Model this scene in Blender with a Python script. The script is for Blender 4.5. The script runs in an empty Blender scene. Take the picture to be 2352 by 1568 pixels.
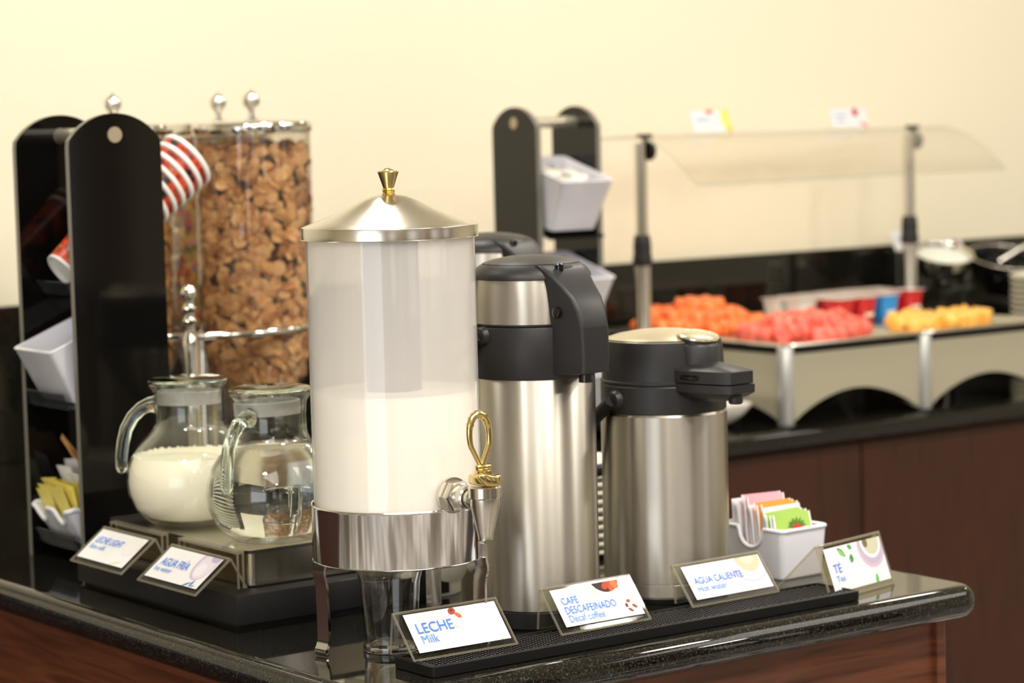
import bpy, bmesh, math, random
from math import sin, cos, pi, radians, sqrt, atan2
from mathutils import Vector, Matrix, noise
random.seed(7)
S = bpy.context.scene
COL = S.collection

# ------------------------------------------------------------------ camera
cam_d = bpy.data.cameras.new('camera'); cam = bpy.data.objects.new('camera', cam_d); COL.objects.link(cam)
yaw, pit, rol = radians(36.156), radians(5.033), radians(-1.4835)
Ff = Vector((sin(yaw)*cos(pit), cos(yaw)*cos(pit), -sin(pit)))
Rr = Vector((cos(yaw), -sin(yaw), 0)); Uu = Rr.cross(Ff)
R2 = cos(rol)*Rr + sin(rol)*Uu; U2 = -sin(rol)*Rr + cos(rol)*Uu
M = Matrix((R2, U2, -Ff)).transposed().to_4x4(); M.translation = (0, 0, 0.58)
cam.matrix_world = M
cam_d.sensor_width = 36; cam_d.lens = 5765/2352*36; cam_d.clip_start = 0.05; cam_d.clip_end = 60
cam_d.dof.use_dof = True; cam_d.dof.focus_distance = 2.66; cam_d.dof.aperture_fstop = 5.4
S.camera = cam
# ------------------------------------------------------------------ world, lights, exposure
S.view_settings.view_transform = 'Standard'; S.view_settings.look = 'None'
S.view_settings.exposure = -0.12; S.view_settings.gamma = 1.0; S.view_settings.use_curve_mapping = False
S.cycles.use_denoising = True
S.cycles.max_bounces = 14; S.cycles.transmission_bounces = 14; S.cycles.transparent_max_bounces = 24
S.cycles.glossy_bounces = 6; S.cycles.diffuse_bounces = 4
S.cycles.sample_clamp_indirect = 6.0
W = bpy.data.worlds.new('world'); S.world = W; W.use_nodes = True
W.node_tree.nodes['Background'].inputs[0].default_value = (1.0, 0.97, 0.93, 1)
W.node_tree.nodes['Background'].inputs[1].default_value = 1.5
def area(name, loc, target, sx, sy, power, col=(1, .95, .87), shape='RECTANGLE'):
    d = bpy.data.lights.new(name, 'AREA'); d.shape = shape; d.size = sx
    if shape == 'RECTANGLE': d.size_y = sy
    d.energy = power; d.color = col
    o = bpy.data.objects.new(name, d); COL.objects.link(o); o.location = loc
    o.rotation_euler = (Vector(target)-Vector(loc)).to_track_quat('-Z', 'Y').to_euler()
    return o
CEIL = 1.75
area('window_daylight', (-2.55, -0.2, 0.25), (2.0, 1.2, -0.2), 2.4, 1.7, 34, col=(0.86, 0.93, 1.0))
LX = 0
area('ceiling_panel', (1.2, 0.6, CEIL-0.02), (1.2, 0.6, -1), 2.4, 1.6, 50)  # added overhead fill for soft ambient light, no known lamp
area('ceiling_panel', (4.2, 0.9, CEIL-0.02), (4.2, 0.9, -1), 1.6, 1.6, 28)  # second added fill, same purpose
for (x, y, p) in ((0.9, 3.2, 7), (2.0, 3.2, 11), (3.1, 3.2, 10), (4.2, 3.2, 7), (5.4, 3.2, 6),
                  (0.4, 1.6, 16), (1.8, 1.5, 16), (3.2, 1.5, 16), (4.8, 1.5, 16), (0.2, -0.4, 16), (2.2, -0.4, 16), (4.4, -0.4, 16)):
    area('ceiling_downlight', (x, y, CEIL-0.02), (x, y, -1), 0.24, 0, p, shape='DISK')

# ------------------------------------------------------------------ material helpers
def lin(c):
    f = lambda v: v/12.92 if v <= 0.04045 else ((v+0.055)/1.055)**2.4
    return tuple(f(v/255.0) for v in c)+(1,)
MATS = {}
def mat(name, rgb=(200, 200, 200), rough=0.5, metal=0.0, spec=0.5, coat=0.0, trans=0.0, ior=1.45, alpha=1.0, aniso=0.0, sss=0.0):
    if name in MATS: return MATS[name]
    m = bpy.data.materials.new(name); m.use_nodes = True; MATS[name] = m
    b = m.node_tree.nodes['Principled BSDF']; i = b.inputs
    i['Base Color'].default_value = lin(rgb); i['Roughness'].default_value = rough; i['Metallic'].default_value = metal
    i['Specular IOR Level'].default_value = spec; i['Coat Weight'].default_value = coat; i['Transmission Weight'].default_value = trans
    i['IOR'].default_value = ior; i['Alpha'].default_value = alpha
    if aniso:
        i['Anisotropic'].default_value = aniso
        t = m.node_tree.nodes.new('ShaderNodeTangent'); t.direction_type = 'RADIAL'; t.axis = 'Z'
        m.node_tree.links.new(t.outputs[0], i['Tangent']); i['Anisotropic Rotation'].default_value = 0.25
    if sss:
        i['Subsurface Weight'].default_value = sss; i['Subsurface Scale'].default_value = 0.01
    return m
def nt(m): return m.node_tree, m.node_tree.nodes, m.node_tree.links, m.node_tree.nodes['Principled BSDF']
def noise_col(m, scale, cols, stretch=(1, 1, 1), detail=4, lo=0.35, hi=0.65, rough=0.5, vor=False, const=False):
    t, n, l, b = nt(m)
    tc = n.new('ShaderNodeTexCoord'); mp = n.new('ShaderNodeMapping'); mp.inputs['Scale'].default_value = stretch
    l.new(tc.outputs['Object'], mp.inputs[0])
    if vor:
        x = n.new('ShaderNodeTexVoronoi'); x.inputs['Scale'].default_value = scale; out = x.outputs['Distance']
        l.new(mp.outputs[0], x.inputs['Vector'])
    else:
        x = n.new('ShaderNodeTexNoise'); x.inputs['Scale'].default_value = scale; x.inputs['Detail'].default_value = detail
        x.inputs['Roughness'].default_value = rough; out = x.outputs['Fac']; l.new(mp.outputs[0], x.inputs['Vector'])
    r = n.new('ShaderNodeValToRGB'); cr = r.color_ramp
    while len(cr.elements) < len(cols): cr.elements.new(0.5)
    for k, c in enumerate(cols):
        cr.elements[k].position = lo+(hi-lo)*k/max(1, len(cols)-1); cr.elements[k].color = lin(c)
    if const: cr.interpolation = 'CONSTANT'
    l.new(out, r.inputs[0]); l.new(r.outputs[0], b.inputs['Base Color'])
    return x, mp
def bump(m, scale, strength, dist=0.002, stretch=(1, 1, 1), detail=4):
    t, n, l, b = nt(m)
    tc = n.new('ShaderNodeTexCoord'); mp = n.new('ShaderNodeMapping'); mp.inputs['Scale'].default_value = stretch
    x = n.new('ShaderNodeTexNoise'); x.inputs['Scale'].default_value = scale; x.inputs['Detail'].default_value = detail
    bp = n.new('ShaderNodeBump'); bp.inputs['Strength'].default_value = strength; bp.inputs['Distance'].default_value = dist
    l.new(tc.outputs['Object'], mp.inputs[0]); l.new(mp.outputs[0], x.inputs['Vector']); l.new(x.outputs['Fac'], bp.inputs['Height'])
    l.new(bp.outputs[0], b.inputs['Normal'])

m_wall = mat('wall_paint', (250, 242, 217), 0.85, spec=0.2); bump(m_wall, 90, 0.35, 0.003, detail=6)
m_ceil = mat('ceiling_paint', (245, 238, 222), 0.9)
m_floor = mat('floor_tile', (120, 98, 74), 0.18)
t_, n_, l_, b_ = nt(m_floor); tc_ = n_.new('ShaderNodeTexCoord'); bk_ = n_.new('ShaderNodeTexBrick'); bk_.inputs['Scale'].default_value = 1.6
bk_.inputs['Color1'].default_value = lin((222, 218, 212)); bk_.inputs['Color2'].default_value = lin((96, 84, 74)); bk_.inputs['Mortar'].default_value = lin((60, 52, 46)); bk_.inputs['Mortar Size'].default_value = 0.02  # unseen tile contrast invented for the stripes it reflects in the steel band
l_.new(tc_.outputs['Object'], bk_.inputs['Vector']); l_.new(bk_.outputs[0], b_.inputs['Base Color'])
# black granite: a near black ground with small grey-gold crystals
m_gran = mat('black_granite', (16, 15, 14), 0.03, spec=0.6)
noise_col(m_gran, 420, ((8, 8, 7), (18, 17, 15), (52, 50, 42), (104, 98, 80)), detail=3, lo=0.40, hi=0.76, rough=0.6)
m_cab = mat('cherry_wood', (92, 42, 20), 0.38, coat=0.35)
x_, mp_ = noise_col(m_cab, 5, ((66, 32, 17), (92, 50, 30), (112, 62, 38), (78, 41, 23)), stretch=(0.9, 0.9, 14), detail=7, lo=0.3, hi=0.72)
x_.inputs['Distortion'].default_value = 0.7
m_cab2 = mat('dark_cherry_wood', (80, 40, 22), 0.45)
noise_col(m_cab2, 5, ((50, 25, 14), (68, 34, 19), (58, 29, 16)), stretch=(6, 6, 0.7), detail=6, lo=0.3, hi=0.7)
m_steel = mat('brushed_steel', (186, 181, 171), 0.36, metal=1, aniso=0.88); bump(m_steel, 60, 0.05, 0.001, stretch=(1, 1, 40))
m_chrome = mat('chrome', (222, 219, 212), 0.05, metal=1)
m_pol = mat('polished_steel', (214, 213, 213), 0.10, metal=1)
m_satin = mat('satin_steel', (214, 209, 198), 0.22, metal=1)
m_brass = mat('brass', (222, 200, 138), 0.18, metal=1)
m_champ = mat('champagne_metal', (205, 196, 168), 0.32, metal=0.75)
m_blk = mat('black_plastic', (34, 33, 34), 0.42); bump(m_blk, 900, 0.10, 0.0005)
m_blk2 = mat('glossy_black', (14, 13, 13), 0.10)
m_mattblk = mat('matt_black_wood', (30, 29, 30), 0.55)
m_rub = mat('black_rubber', (13, 13, 13), 0.5, spec=0.3)
m_stud = mat('rubber_stud', (74, 70, 70), 0.45)
m_acr = mat('black_acrylic', (13, 12, 11), 0.06, spec=0.45)
m_acre = mat('sawn_acrylic_edge', (120, 118, 108), 0.35)
m_white = mat('white_melamine', (232, 232, 240), 0.22, coat=0.2)
m_whitec = mat('white_ceramic', (242, 238, 228), 0.16, coat=0.3)
m_plate = mat('plate_ceramic', (244, 240, 218), 0.25)
m_card = mat('card_paper', (228, 228, 229), 0.6)
m_blue = mat('blue_print', (70, 132, 226), 0.6); m_blue2 = mat('pale_blue_print', (104, 156, 226), 0.6)
m_milk = mat('milk', (255, 252, 242), 0.35)
m_alu = mat('silver_frame', (196, 198, 196), 0.35, metal=0.55)
m_panel = mat('silver_panel', (186, 180, 158), 0.45, metal=0.25)
m_dark = mat('dark_gap', (20, 19, 18), 0.6)
m_cream = mat('pot_cream', (244, 240, 220), 0.3)
m_gasket = mat('grey_gasket', (168, 164, 160), 0.4)
m_wfoam = mat('milk_foam', (250, 246, 232), 0.8)

def glassmat(name, rgb=(255, 255, 255), ior=1.5, rough=0.0):
    m = bpy.data.materials.new(name); m.use_nodes = True; MATS[name] = m
    n, l = m.node_tree.nodes, m.node_tree.links; n.remove(n['Principled BSDF'])
    g = n.new('ShaderNodeBsdfGlass'); g.inputs['Color'].default_value = lin(rgb); g.inputs['IOR'].default_value = ior; g.inputs['Roughness'].default_value = rough
    l.new(g.outputs[0], n['Material Output'].inputs[0]); return m
def clearmat(name, tint, haze, haze_rgb, edge=1.0, ior=1.45, grough=0.03, f0=0.04):
    """thin clear plastic sheet: transparent body + haze (diffuse and translucent) + fresnel gloss"""
    m = bpy.data.materials.new(name); m.use_nodes = True; MATS[name] = m
    n, l = m.node_tree.nodes, m.node_tree.links; n.remove(n['Principled BSDF'])
    tr = n.new('ShaderNodeBsdfTransparent'); tr.inputs[0].default_value = lin(tint)
    d1 = n.new('ShaderNodeBsdfDiffuse'); d1.inputs[0].default_value = lin(haze_rgb)
    d2 = n.new('ShaderNodeBsdfTranslucent'); d2.inputs[0].default_value = lin(haze_rgb)
    mx = n.new('ShaderNodeMixShader'); mx.inputs[0].default_value = 0.5; l.new(d1.outputs[0], mx.inputs[1]); l.new(d2.outputs[0], mx.inputs[2])
    mh = n.new('ShaderNodeMixShader'); mh.inputs[0].default_value = haze; l.new(tr.outputs[0], mh.inputs[1]); l.new(mx.outputs[0], mh.inputs[2])
    gl = n.new('ShaderNodeBsdfGlossy'); gl.inputs['Roughness'].default_value = grough
    lw = n.new('ShaderNodeLayerWeight'); lw.inputs[0].default_value = 0.5
    pw = n.new('ShaderNodeMath'); pw.operation = 'POWER'; pw.inputs[1].default_value = 4.5; l.new(lw.outputs['Facing'], pw.inputs[0])
    mu = n.new('ShaderNodeMath'); mu.operation = 'MULTIPLY_ADD'; mu.inputs[1].default_value = 0.8*edge; mu.inputs[2].default_value = f0; mu.use_clamp = True
    l.new(pw.outputs[0], mu.inputs[0])
    mf = n.new('ShaderNodeMixShader'); l.new(mu.outputs[0], mf.inputs[0]); l.new(mh.outputs[0], mf.inputs[1]); l.new(gl.outputs[0], mf.inputs[2])
    l.new(mf.outputs[0], n['Material Output'].inputs[0]); return m
m_glass = glassmat('clear_glass', (250, 254, 250), 1.48)
m_water = glassmat('water', (252, 254, 255), 1.33)
m_acolumn = glassmat('clear_column_acrylic', (246, 246, 246), 1.46)
m_frost = clearmat('scratched_tank_plastic', (254, 253, 252), 0.42, (254, 252, 249))
m_jug = clearmat('thin_jug_glass', (252, 253, 251), 0.0, (225, 230, 225), edge=1.25)
m_clear = clearmat('clear_canister', (250, 248, 244), 0.03, (220, 220, 215))
m_sheet = clearmat('clear_sheet', (255, 254, 252), 0.008, (250, 248, 240), f0=0.02)
m_sheetedge = clearmat('clear_sheet_edge', (232, 240, 236), 0.2, (214, 222, 220))
m_holder = clearmat('sign_acrylic', (247, 246, 240), 0.015, (190, 184, 165), edge=0.3, f0=0.012)
m_holdedge = clearmat('sign_acrylic_edge', (238, 234, 222), 0.3, (222, 218, 204), edge=1.0)
m_smoke = clearmat('smoked_acrylic', (196, 200, 204), 0.10, (110, 116, 124))

# ------------------------------------------------------------------ mesh helpers
class MB:
    def __init__(s): s.v = []; s.f = []; s.m = []
    def add(s, vs, fs, mi=0, T=None):
        o = len(s.v)
        for p in vs: s.v.append(tuple(T @ Vector(p)) if T else tuple(p))
        for f in fs: s.f.append(tuple(i+o for i in f)); s.m.append(mi)
        return s
    def box(s, x0, x1, y0, y1, z0, z1, mi=0, T=None):
        vs = [(x, y, z) for z in (z0, z1) for y in (y0, y1) for x in (x0, x1)]
        return s.add(vs, [(0, 2, 3, 1), (4, 5, 7, 6), (0, 1, 5, 4), (2, 6, 7, 3), (0, 4, 6, 2), (1, 3, 7, 5)], mi, T)
    def lathe(s, prof, n=48, mi=0, T=None, closed=False, cx=0, cy=0):
        """prof: list of (r, z); r==0 makes a pole"""
        vs = []; idx = []
        for r, z in prof:
            if r < 1e-7: idx.append([len(vs)]*n); vs.append((cx, cy, z))
            else:
                idx.append(list(range(len(vs), len(vs)+n)))
                for k in range(n): a = 2*pi*k/n; vs.append((cx+r*cos(a), cy+r*sin(a), z))
        fs = []; P = len(prof)
        for i in range(P if closed else P-1):
            A, B = idx[i], idx[(i+1) % P]
            for k in range(n):
                q = (A[k], A[(k+1) % n], B[(k+1) % n], B[k]); u = []
                for w in q:
                    if w not in u: u.append(w)
                if len(u) > 2: fs.append(tuple(u))
        return s.add(vs, fs, mi, T)
    def tube(s, path, rad, n=12, mi=0, T=None, loop=False, sx=1.0):
        P = [Vector(p) for p in path]; N = len(P); rr = rad if isinstance(rad, (list, tuple)) else [rad]*N
        vs = []; fs = []; up = None
        for i, p in enumerate(P):
            if loop: d = (P[(i+1) % N]-P[i-1]).normalized()
            else: d = (P[min(i+1, N-1)]-P[max(i-1, 0)]).normalized()
            if up is None:
                up = Vector((0, 0, 1)) if abs(d.z) < 0.9 else Vector((1, 0, 0))
            up = (up-d*up.dot(d)).normalized(); sd = d.cross(up)
            for k in range(n):
                a = 2*pi*k/n; vs.append(p+(up*cos(a)+sd*sin(a)*sx)*rr[i])
        for i in range(N if loop else N-1):
            j = (i+1) % N
            for k in range(n): fs.append((i*n+k, i*n+(k+1) % n, j*n+(k+1) % n, j*n+k))
        if not loop: fs.append(tuple(range(n))[::-1]); fs.append(tuple((N-1)*n+k for k in range(n)))
        return s.add(vs, fs, mi, T)
    def prism(s, poly, z0, z1, mi=0, T=None, side=None):
        n = len(poly); vs = [(x, y, z0) for x, y in poly]+[(x, y, z1) for x, y in poly]
        s.add(vs, [tuple(range(n))[::-1], tuple(range(n, 2*n))], mi, T)
        return s.add(vs, [(i, (i+1) % n, n+(i+1) % n, n+i) for i in range(n)], mi if side is None else side, T)
    def strip(s, path, w, t, mi=0, T=None, wd=(0, 1, 0)):
        """flat strap swept along path; w across direction wd, t thick"""
        P = [Vector(p) for p in path]; wv = Vector(wd).normalized()*w/2; vs = []; fs = []
        for i, p in enumerate(P):
            d = (P[min(i+1, len(P)-1)]-P[max(i-1, 0)]).normalized(); nn = d.cross(wv).normalized()*t/2
            vs += [p-wv-nn, p+wv-nn, p+wv+nn, p-wv+nn]
        for i in range(len(P)-1):
            a = i*4
            for k in range(4): fs.append((a+k, a+(k+1) % 4, a+4+(k+1) % 4, a+4+k))
        fs += [(3, 2, 1, 0), tuple(len(P)*4-4+k for k in range(4))]
        return s.add(vs, fs, mi, T)
    def loft(s, rings, mi=0, T=None, cap=True, closed=True):
        n = len(rings[0]); vs = [p for r in rings for p in r]; fs = []
        for i in range(len(rings)-1):
            for k in range(n if closed else n-1): fs.append((i*n+k, i*n+(k+1) % n, (i+1)*n+(k+1) % n, (i+1)*n+k))
        if cap: fs.append(tuple(range(n))[::-1]); fs.append(tuple((len(rings)-1)*n+k for k in range(n)))
        return s.add(vs, fs, mi, T)
def mesh(name, mb, mats, smooth=35, bevel=0, seg=2):
    me = bpy.data.meshes.new(name); me.from_pydata([tuple(v) for v in mb.v], [], mb.f)
    for m in (mats if isinstance(mats, (list, tuple)) else [mats]): me.materials.append(m)
    me.polygons.foreach_set('material_index', mb.m)
    b = bmesh.new(); b.from_mesh(me); bmesh.ops.recalc_face_normals(b, faces=b.faces)
    if bevel:
        es = [e for e in b.edges if len(e.link_faces) == 2 and e.calc_face_angle(0) > radians(40)]
        bmesh.ops.bevel(b, geom=es, offset=bevel, segments=seg, affect='EDGES', profile=0.5, clamp_overlap=True)
    b.to_mesh(me); b.free()
    if smooth: me.shade_smooth(); me.set_sharp_from_angle(angle=radians(smooth))
    return me
def obj(name, mb, mats, parent=None, smooth=35, bevel=0, seg=2, loc=None, rot=None, label=None):
    me = mb if isinstance(mb, bpy.types.Mesh) else mesh(name, mb, mats, smooth, bevel, seg)
    o = bpy.data.objects.new(name, me); COL.objects.link(o)
    if parent: o.parent = parent
    if loc is not None: o.location = loc
    if rot is not None: o.rotation_euler = rot
    if label: o['label'] = label
    return o
def tag(o, label, cat, group=None, kind=None):
    o['label'] = label; o['category'] = cat
    if group: o['group'] = group
    if kind: o['kind'] = kind
    return o
def thing(name, label, cat, loc=(0, 0, 0), rz=0, group=None):
    o = bpy.data.objects.new(name, None); COL.objects.link(o); o.location = loc; o.rotation_euler = (0, 0, rz)
    o.empty_display_size = 0.05
    return tag(o, label, cat, group)
def struct(name, mb, m, smooth=0, label=None, **k):
    o = obj(name, mb, m, None, smooth, **k); o['kind'] = 'structure'
    if label: o['label'] = label
    return o
def copy_tree(o, parent=None):
    c = o.copy(); COL.objects.link(c)
    if parent: c.parent = parent
    for ch in list(o.children): copy_tree(ch, c)
    return c
def text_mb(txt, w, h, depth=0.0004):
    """flat extruded lettering fitted into w x h, lower left corner at the origin"""
    cu = bpy.data.curves.new('lettering', 'FONT'); cu.body = txt; cu.size = 1; cu.extrude = 0.01; cu.resolution_u = 3
    o = bpy.data.objects.new('t', cu); COL.objects.link(o); bpy.context.view_layer.update()
    me = o.to_mesh(); vs = [v.co.copy() for v in me.vertices]; fs = [tuple(p.vertices) for p in me.polygons]
    o.to_mesh_clear(); bpy.data.objects.remove(o); bpy.data.curves.remove(cu)
    x0 = min(v.x for v in vs); x1 = max(v.x for v in vs); y0 = min(v.y for v in vs); y1 = max(v.y for v in vs)
    b = MB(); b.add([((v.x-x0)/(x1-x0)*w, (v.y-y0)/(y1-y0)*h, (v.z+0.01)/0.02*depth) for v in vs], fs); return b
def rrect(x0, x1, y0, y1, r, n=4):
    out = []
    for cx, cy, a0 in ((x1-r, y1-r, 0), (x0+r, y1-r, 90), (x0+r, y0+r, 180), (x1-r, y0+r, 270)):
        for k in range(n+1): a = radians(a0+90*k/n); out.append((cx+r*cos(a), cy+r*sin(a)))
    return out

# ================================================================== SETTING
FZ = -0.90
b = MB(); b.box(-2.6, 7.6, 4.10, 4.22, FZ, CEIL); struct('wall_back', b, m_wall)
b = MB(); b.box(-2.6, 7.6, -2.4, 4.10, FZ-0.1, FZ); struct('floor', b, m_floor)
b = MB(); b.box(-2.6, 7.6, -2.4, 4.22, CEIL, CEIL+0.1); struct('ceiling', b, m_ceil)
b = MB(); b.box(-2.7, -2.6, 1.2, 4.2, FZ, CEIL); b.box(-2.7, -2.6, -2.4, -1.6, FZ, CEIL); b.box(-2.7, -2.6, -1.6, 1.2, FZ, -0.75); struct('wall_left', b, m_wall)
b = MB(); b.box(7.6, 7.7, -2.4, 4.2, FZ, CEIL); struct('wall_right', b, m_wall)
b = MB()
for x0, x1 in ((-2.7, -1.7), (-1.0, 0.7), (1.5, 3.4), (4.2, 5.6), (6.6, 7.7)): b.box(x0, x1, -2.55, -2.4, FZ, CEIL)
b.box(-2.7, 7.7, -2.55, -2.4, FZ, 0.0); b.box(-2.7, 7.7, -2.55, -2.4, 1.35, CEIL); struct('wall_front', b, mat('front_wall_paint', (128, 104, 78), 0.8))
b = MB(); b.box(-2.6, 7.6, 4.076, 4.10, 0.0, 0.277); struct('trim_1', b, m_gran, label='black granite backsplash standing along the cream wall', bevel=0.002)

k_ = 2  # unseen upright strips added behind the camera to streak the steel's reflections
for x, w_, c in ((-0.85, .12, (226, 214, 190)), (-0.2, .35, (206, 190, 160)), (0.95, .06, (70, 60, 54)), (1.22, .05, (70, 60, 54)), (1.75, .22, (168, 176, 190)), (2.3, .40, (216, 202, 176)), (2.95, .15, (60, 44, 34)), (3.62, .05, (70, 60, 54)), (3.9, .05, (70, 60, 54)), (4.6, .45, (214, 198, 168)), (5.3, .14, (150, 110, 80)), (6.0, .06, (70, 60, 54))):
    b = MB(); b.box(x-w_/2, x+w_/2, -2.40, -2.36, FZ, CEIL); struct('trim_%d' % k_, b, mat('trim_paint_%d' % k_, c, 0.7)); k_ += 1
# counters: black granite with a bullnose edge
def slab(name, rects, label):
    poly = []; b = MB()
    for i, p in enumerate(rects):
        p0, p1, p2 = Vector(rects[i-1]), Vector(p), Vector(rects[(i+1) % len(rects)]); d0 = (p0-p1).normalized(); d1 = (p2-p1).normalized()
        if p[1] == IY0:
            c = p1+d0*0.018+d1*0.018
            for k in range(6): a = pi/2*k/5; q = c-d1*0.018*cos(a)-d0*0.018*sin(a); poly.append((q.x, q.y))
        else: poly.append(p)
    n = len(poly); rings = []
    def off(d):
        out = []
        for i in range(n):
            p0, p1, p2 = Vector(poly[i-1]), Vector(poly[i]), Vector(poly[(i+1) % n])
            a = (p1-p0).normalized(); c = (p2-p1).normalized(); na = Vector((a.y, -a.x)); nc = Vector((c.y, -c.x))
            q = (na+nc); q = q/(1+na.dot(nc)); out.append((p1+q*d))
        return out
    K = 16; r = 0.02
    rings.append([(p.x, p.y, -0.04) for p in off(-0.003)])
    for k in range(K+1):
        a = -pi/2+pi*k/K; rings.append([(p.x, p.y, -0.02+r*sin(a)) for p in off(r*cos(a)-0.0)])
    rings.append([(p.x, p.y, 0.0) for p in off(-0.003)])
    b.loft(rings); o = obj(name, b, m_gran, smooth=60); return tag(o, label, 'counter')
# outline of the whole L-shaped top (island leg joined to wall run), counter-clockwise
IX0, IX1, IY0, BY = 1.368, 2.235, 2.13, 3.42
slab('granite_countertop', [(-2.4, BY), (IX0, BY), (IX0, IY0), (IX1, IY0), (IX1, BY), (7.4, BY), (7.4, 4.074), (-2.4, 4.074)],
     'polished black granite countertop with rounded edge carrying the whole buffet')
cab = thing('island_cabinet', 'reddish brown wooden cabinet under the granite island end in front', 'cabinet', (1.8, 2.8, FZ))
def local(o, b):
    for i, v in enumerate(b.v): b.v[i] = (v[0]-o.location.x, v[1]-o.location.y, v[2]-o.location.z)
    return b
b = MB(); b.box(IX0+0.025, IX1-0.02, IY0+0.03, 3.44, FZ, -0.0405); obj('body', local(cab, b), m_cab, cab, 0)
b = MB(); b.box(IX1-0.026, IX1-0.012, IY0+0.022, IY0+0.04, FZ, -0.0405); obj('corner_strip', local(cab, b), m_cab, cab, 0, bevel=0.002)
cab2 = thing('wall_cabinet', 'dark brown wooden cabinet run under the back counter at right', 'cabinet', (4.5, 3.6, FZ))
b = MB(); b.box(IX1-0.01, 7.4, BY+0.03, 4.07, FZ, -0.0405); obj('body', local(cab2, b), m_cab2, cab2, 0)
for i, x0 in enumerate((2.24, 3.33, 4.42, 5.51)):
    b = MB(); b.box(x0, x0+1.085, BY+0.016, BY+0.031, FZ+0.1, -0.046); obj('panel', local(cab2, b), m_cab2, cab2, 0, bevel=0.002)
cab3 = MB(); cab3.box(-2.4, IX0+0.03, BY+0.03, 4.07, FZ, -0.0405); tag(obj('side_cabinet', cab3, m_cab2, None, 0), 'dark wooden cabinet under the wall counter left of the island', 'cabinet')

# ================================================================== MILK DISPENSER
dx, dy = 1.5118, 2.2898
disp = thing('milk_dispenser', 'tall clear milk dispenser with steel lid, brass knob and tap', 'drink dispenser', (dx, dy, 0))
b = MB(); b.lathe([(0.0925, 0.108), (0.0925, 0.462), (0.0900, 0.462), (0.0900, 0.1105), (0.0, 0.1105), (0.0, 0.108)], 96)
obj('tank', b, m_frost, disp, 40)
b = MB(); b.lathe([(0, 0.1112), (0.0893, 0.1112), (0.0893, 0.2875), (0.0885, 0.289), (0.0325, 0.2885), (0.0315, 0.289), (0.0, 0.289)], 96); obj('milk', b, m_milk, disp, 40)
b = MB(); b.lathe([(0.0305, 0.289), (0.0305, 0.458), (0.0, 0.458)], 48); obj('ice_tube', b, mat('ice_tube_plastic', (104, 102, 112), 0.3, metal=0.5), disp, 40)
b = MB(); b.lathe([(0.0925, 0.104), (0.0945, 0.104), (0.0955, 0.106), (0.0955, 0.164), (0.0962, 0.1655), (0.0955, 0.167), (0.094, 0.1665), (0.094, 0.106)], 96, closed=True)
b.lathe([(0.0945, 0.1035), (0.0962, 0.1045), (0.0945, 0.1055)], 96)
obj('band', b, m_pol, disp, 50)
b = MB()
b.lathe([(0, 0.5035), (0.010, 0.5033), (0.020, 0.5015), (0.030, 0.4975), (0.040, 0.4925), (0.052, 0.4865), (0.066, 0.4805), (0.082, 0.4745), (0.0935, 0.4705), (0.0965, 0.4690), (0.0968, 0.4680), (0.0965, 0.4565), (0.0972, 0.4560), (0.0955, 0.4555), (0.0950, 0.4660), (0.0, 0.4680)], 96)
obj('lid', b, m_satin, disp, 25)
b = MB(); b.lathe([(0, 0.5028), (0.0065, 0.5028), (0.0075, 0.504), (0.0060, 0.505), (0.0078, 0.5062), (0.0060, 0.5074), (0.0078, 0.5086), (0.0058, 0.510), (0.0062, 0.5115), (0.0112, 0.5265), (0.0118, 0.5275), (0.0112, 0.5285), (0.006, 0.5295), (0.0035, 0.5315), (0, 0.532)], 36)
obj('lid_knob', b, m_brass, disp, 30)
# clear column below the tank
b = MB(); pr = [(0.0468, 0.1035), (0.0468, 0.1015), (0.0445, 0.099), (0.0370, 0.0890), (0.0340, 0.078), (0.0328, 0.060), (0.0305, 0.030), (0.0292, 0.010), (0.0310, 0.007), (0.0310, 0.001), (0.0275, 0.001), (0.0262, 0.010), (0.0275, 0.030), (0.0298, 0.060), (0.0310, 0.078), (0.0338, 0.0895), (0.041, 0.1035)]
b.lathe(pr, 72, closed=True); obj('clear_column', b, m_acolumn, disp, 30, loc=(-0.0097, 0.0072, 0))
b = MB(); b.lathe([(0, 0.002), (0.0262, 0.002), (0.0258, 0.009), (0.0, 0.009)], 48); obj('column_plug', b, m_acolumn, disp, 30, loc=(-0.0097, 0.0072, 0))
# legs: bent straps
uc = Vector((-dx, -dy, 0)).normalized(); rt = Vector((-uc.y, uc.x, 0))*1.0
rt = Vector((0.8035, -0.595, 0))
def leg(angle):
    d = uc*cos(radians(angle))+rt*sin(radians(angle)); w = Vector((0, 0, 1)).cross(d)
    prof = [(0.0915, 0.120), (0.0915, 0.106), (0.0918, 0.1005), (0.0930, 0.096), (0.0930, 0.090), (0.0910, 0.083), (0.0900, 0.076), (0.0895, 0.040), (0.0895, 0.020), (0.0905, 0.014), (0.092, 0.010), (0.0935, 0.007), (0.0932, 0.004), (0.0915, 0.0018)]
    w = w if abs(angle) > 100 else uc*0.68+rt*0.73
    b = MB(); b.strip([d*r+Vector((0, 0, z)) for r, z in prof], 0.0175, 0.0035, wd=w)
    return b
for a in (-72, 76, 155): obj('leg', leg(a), m_pol, disp, 60)
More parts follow.
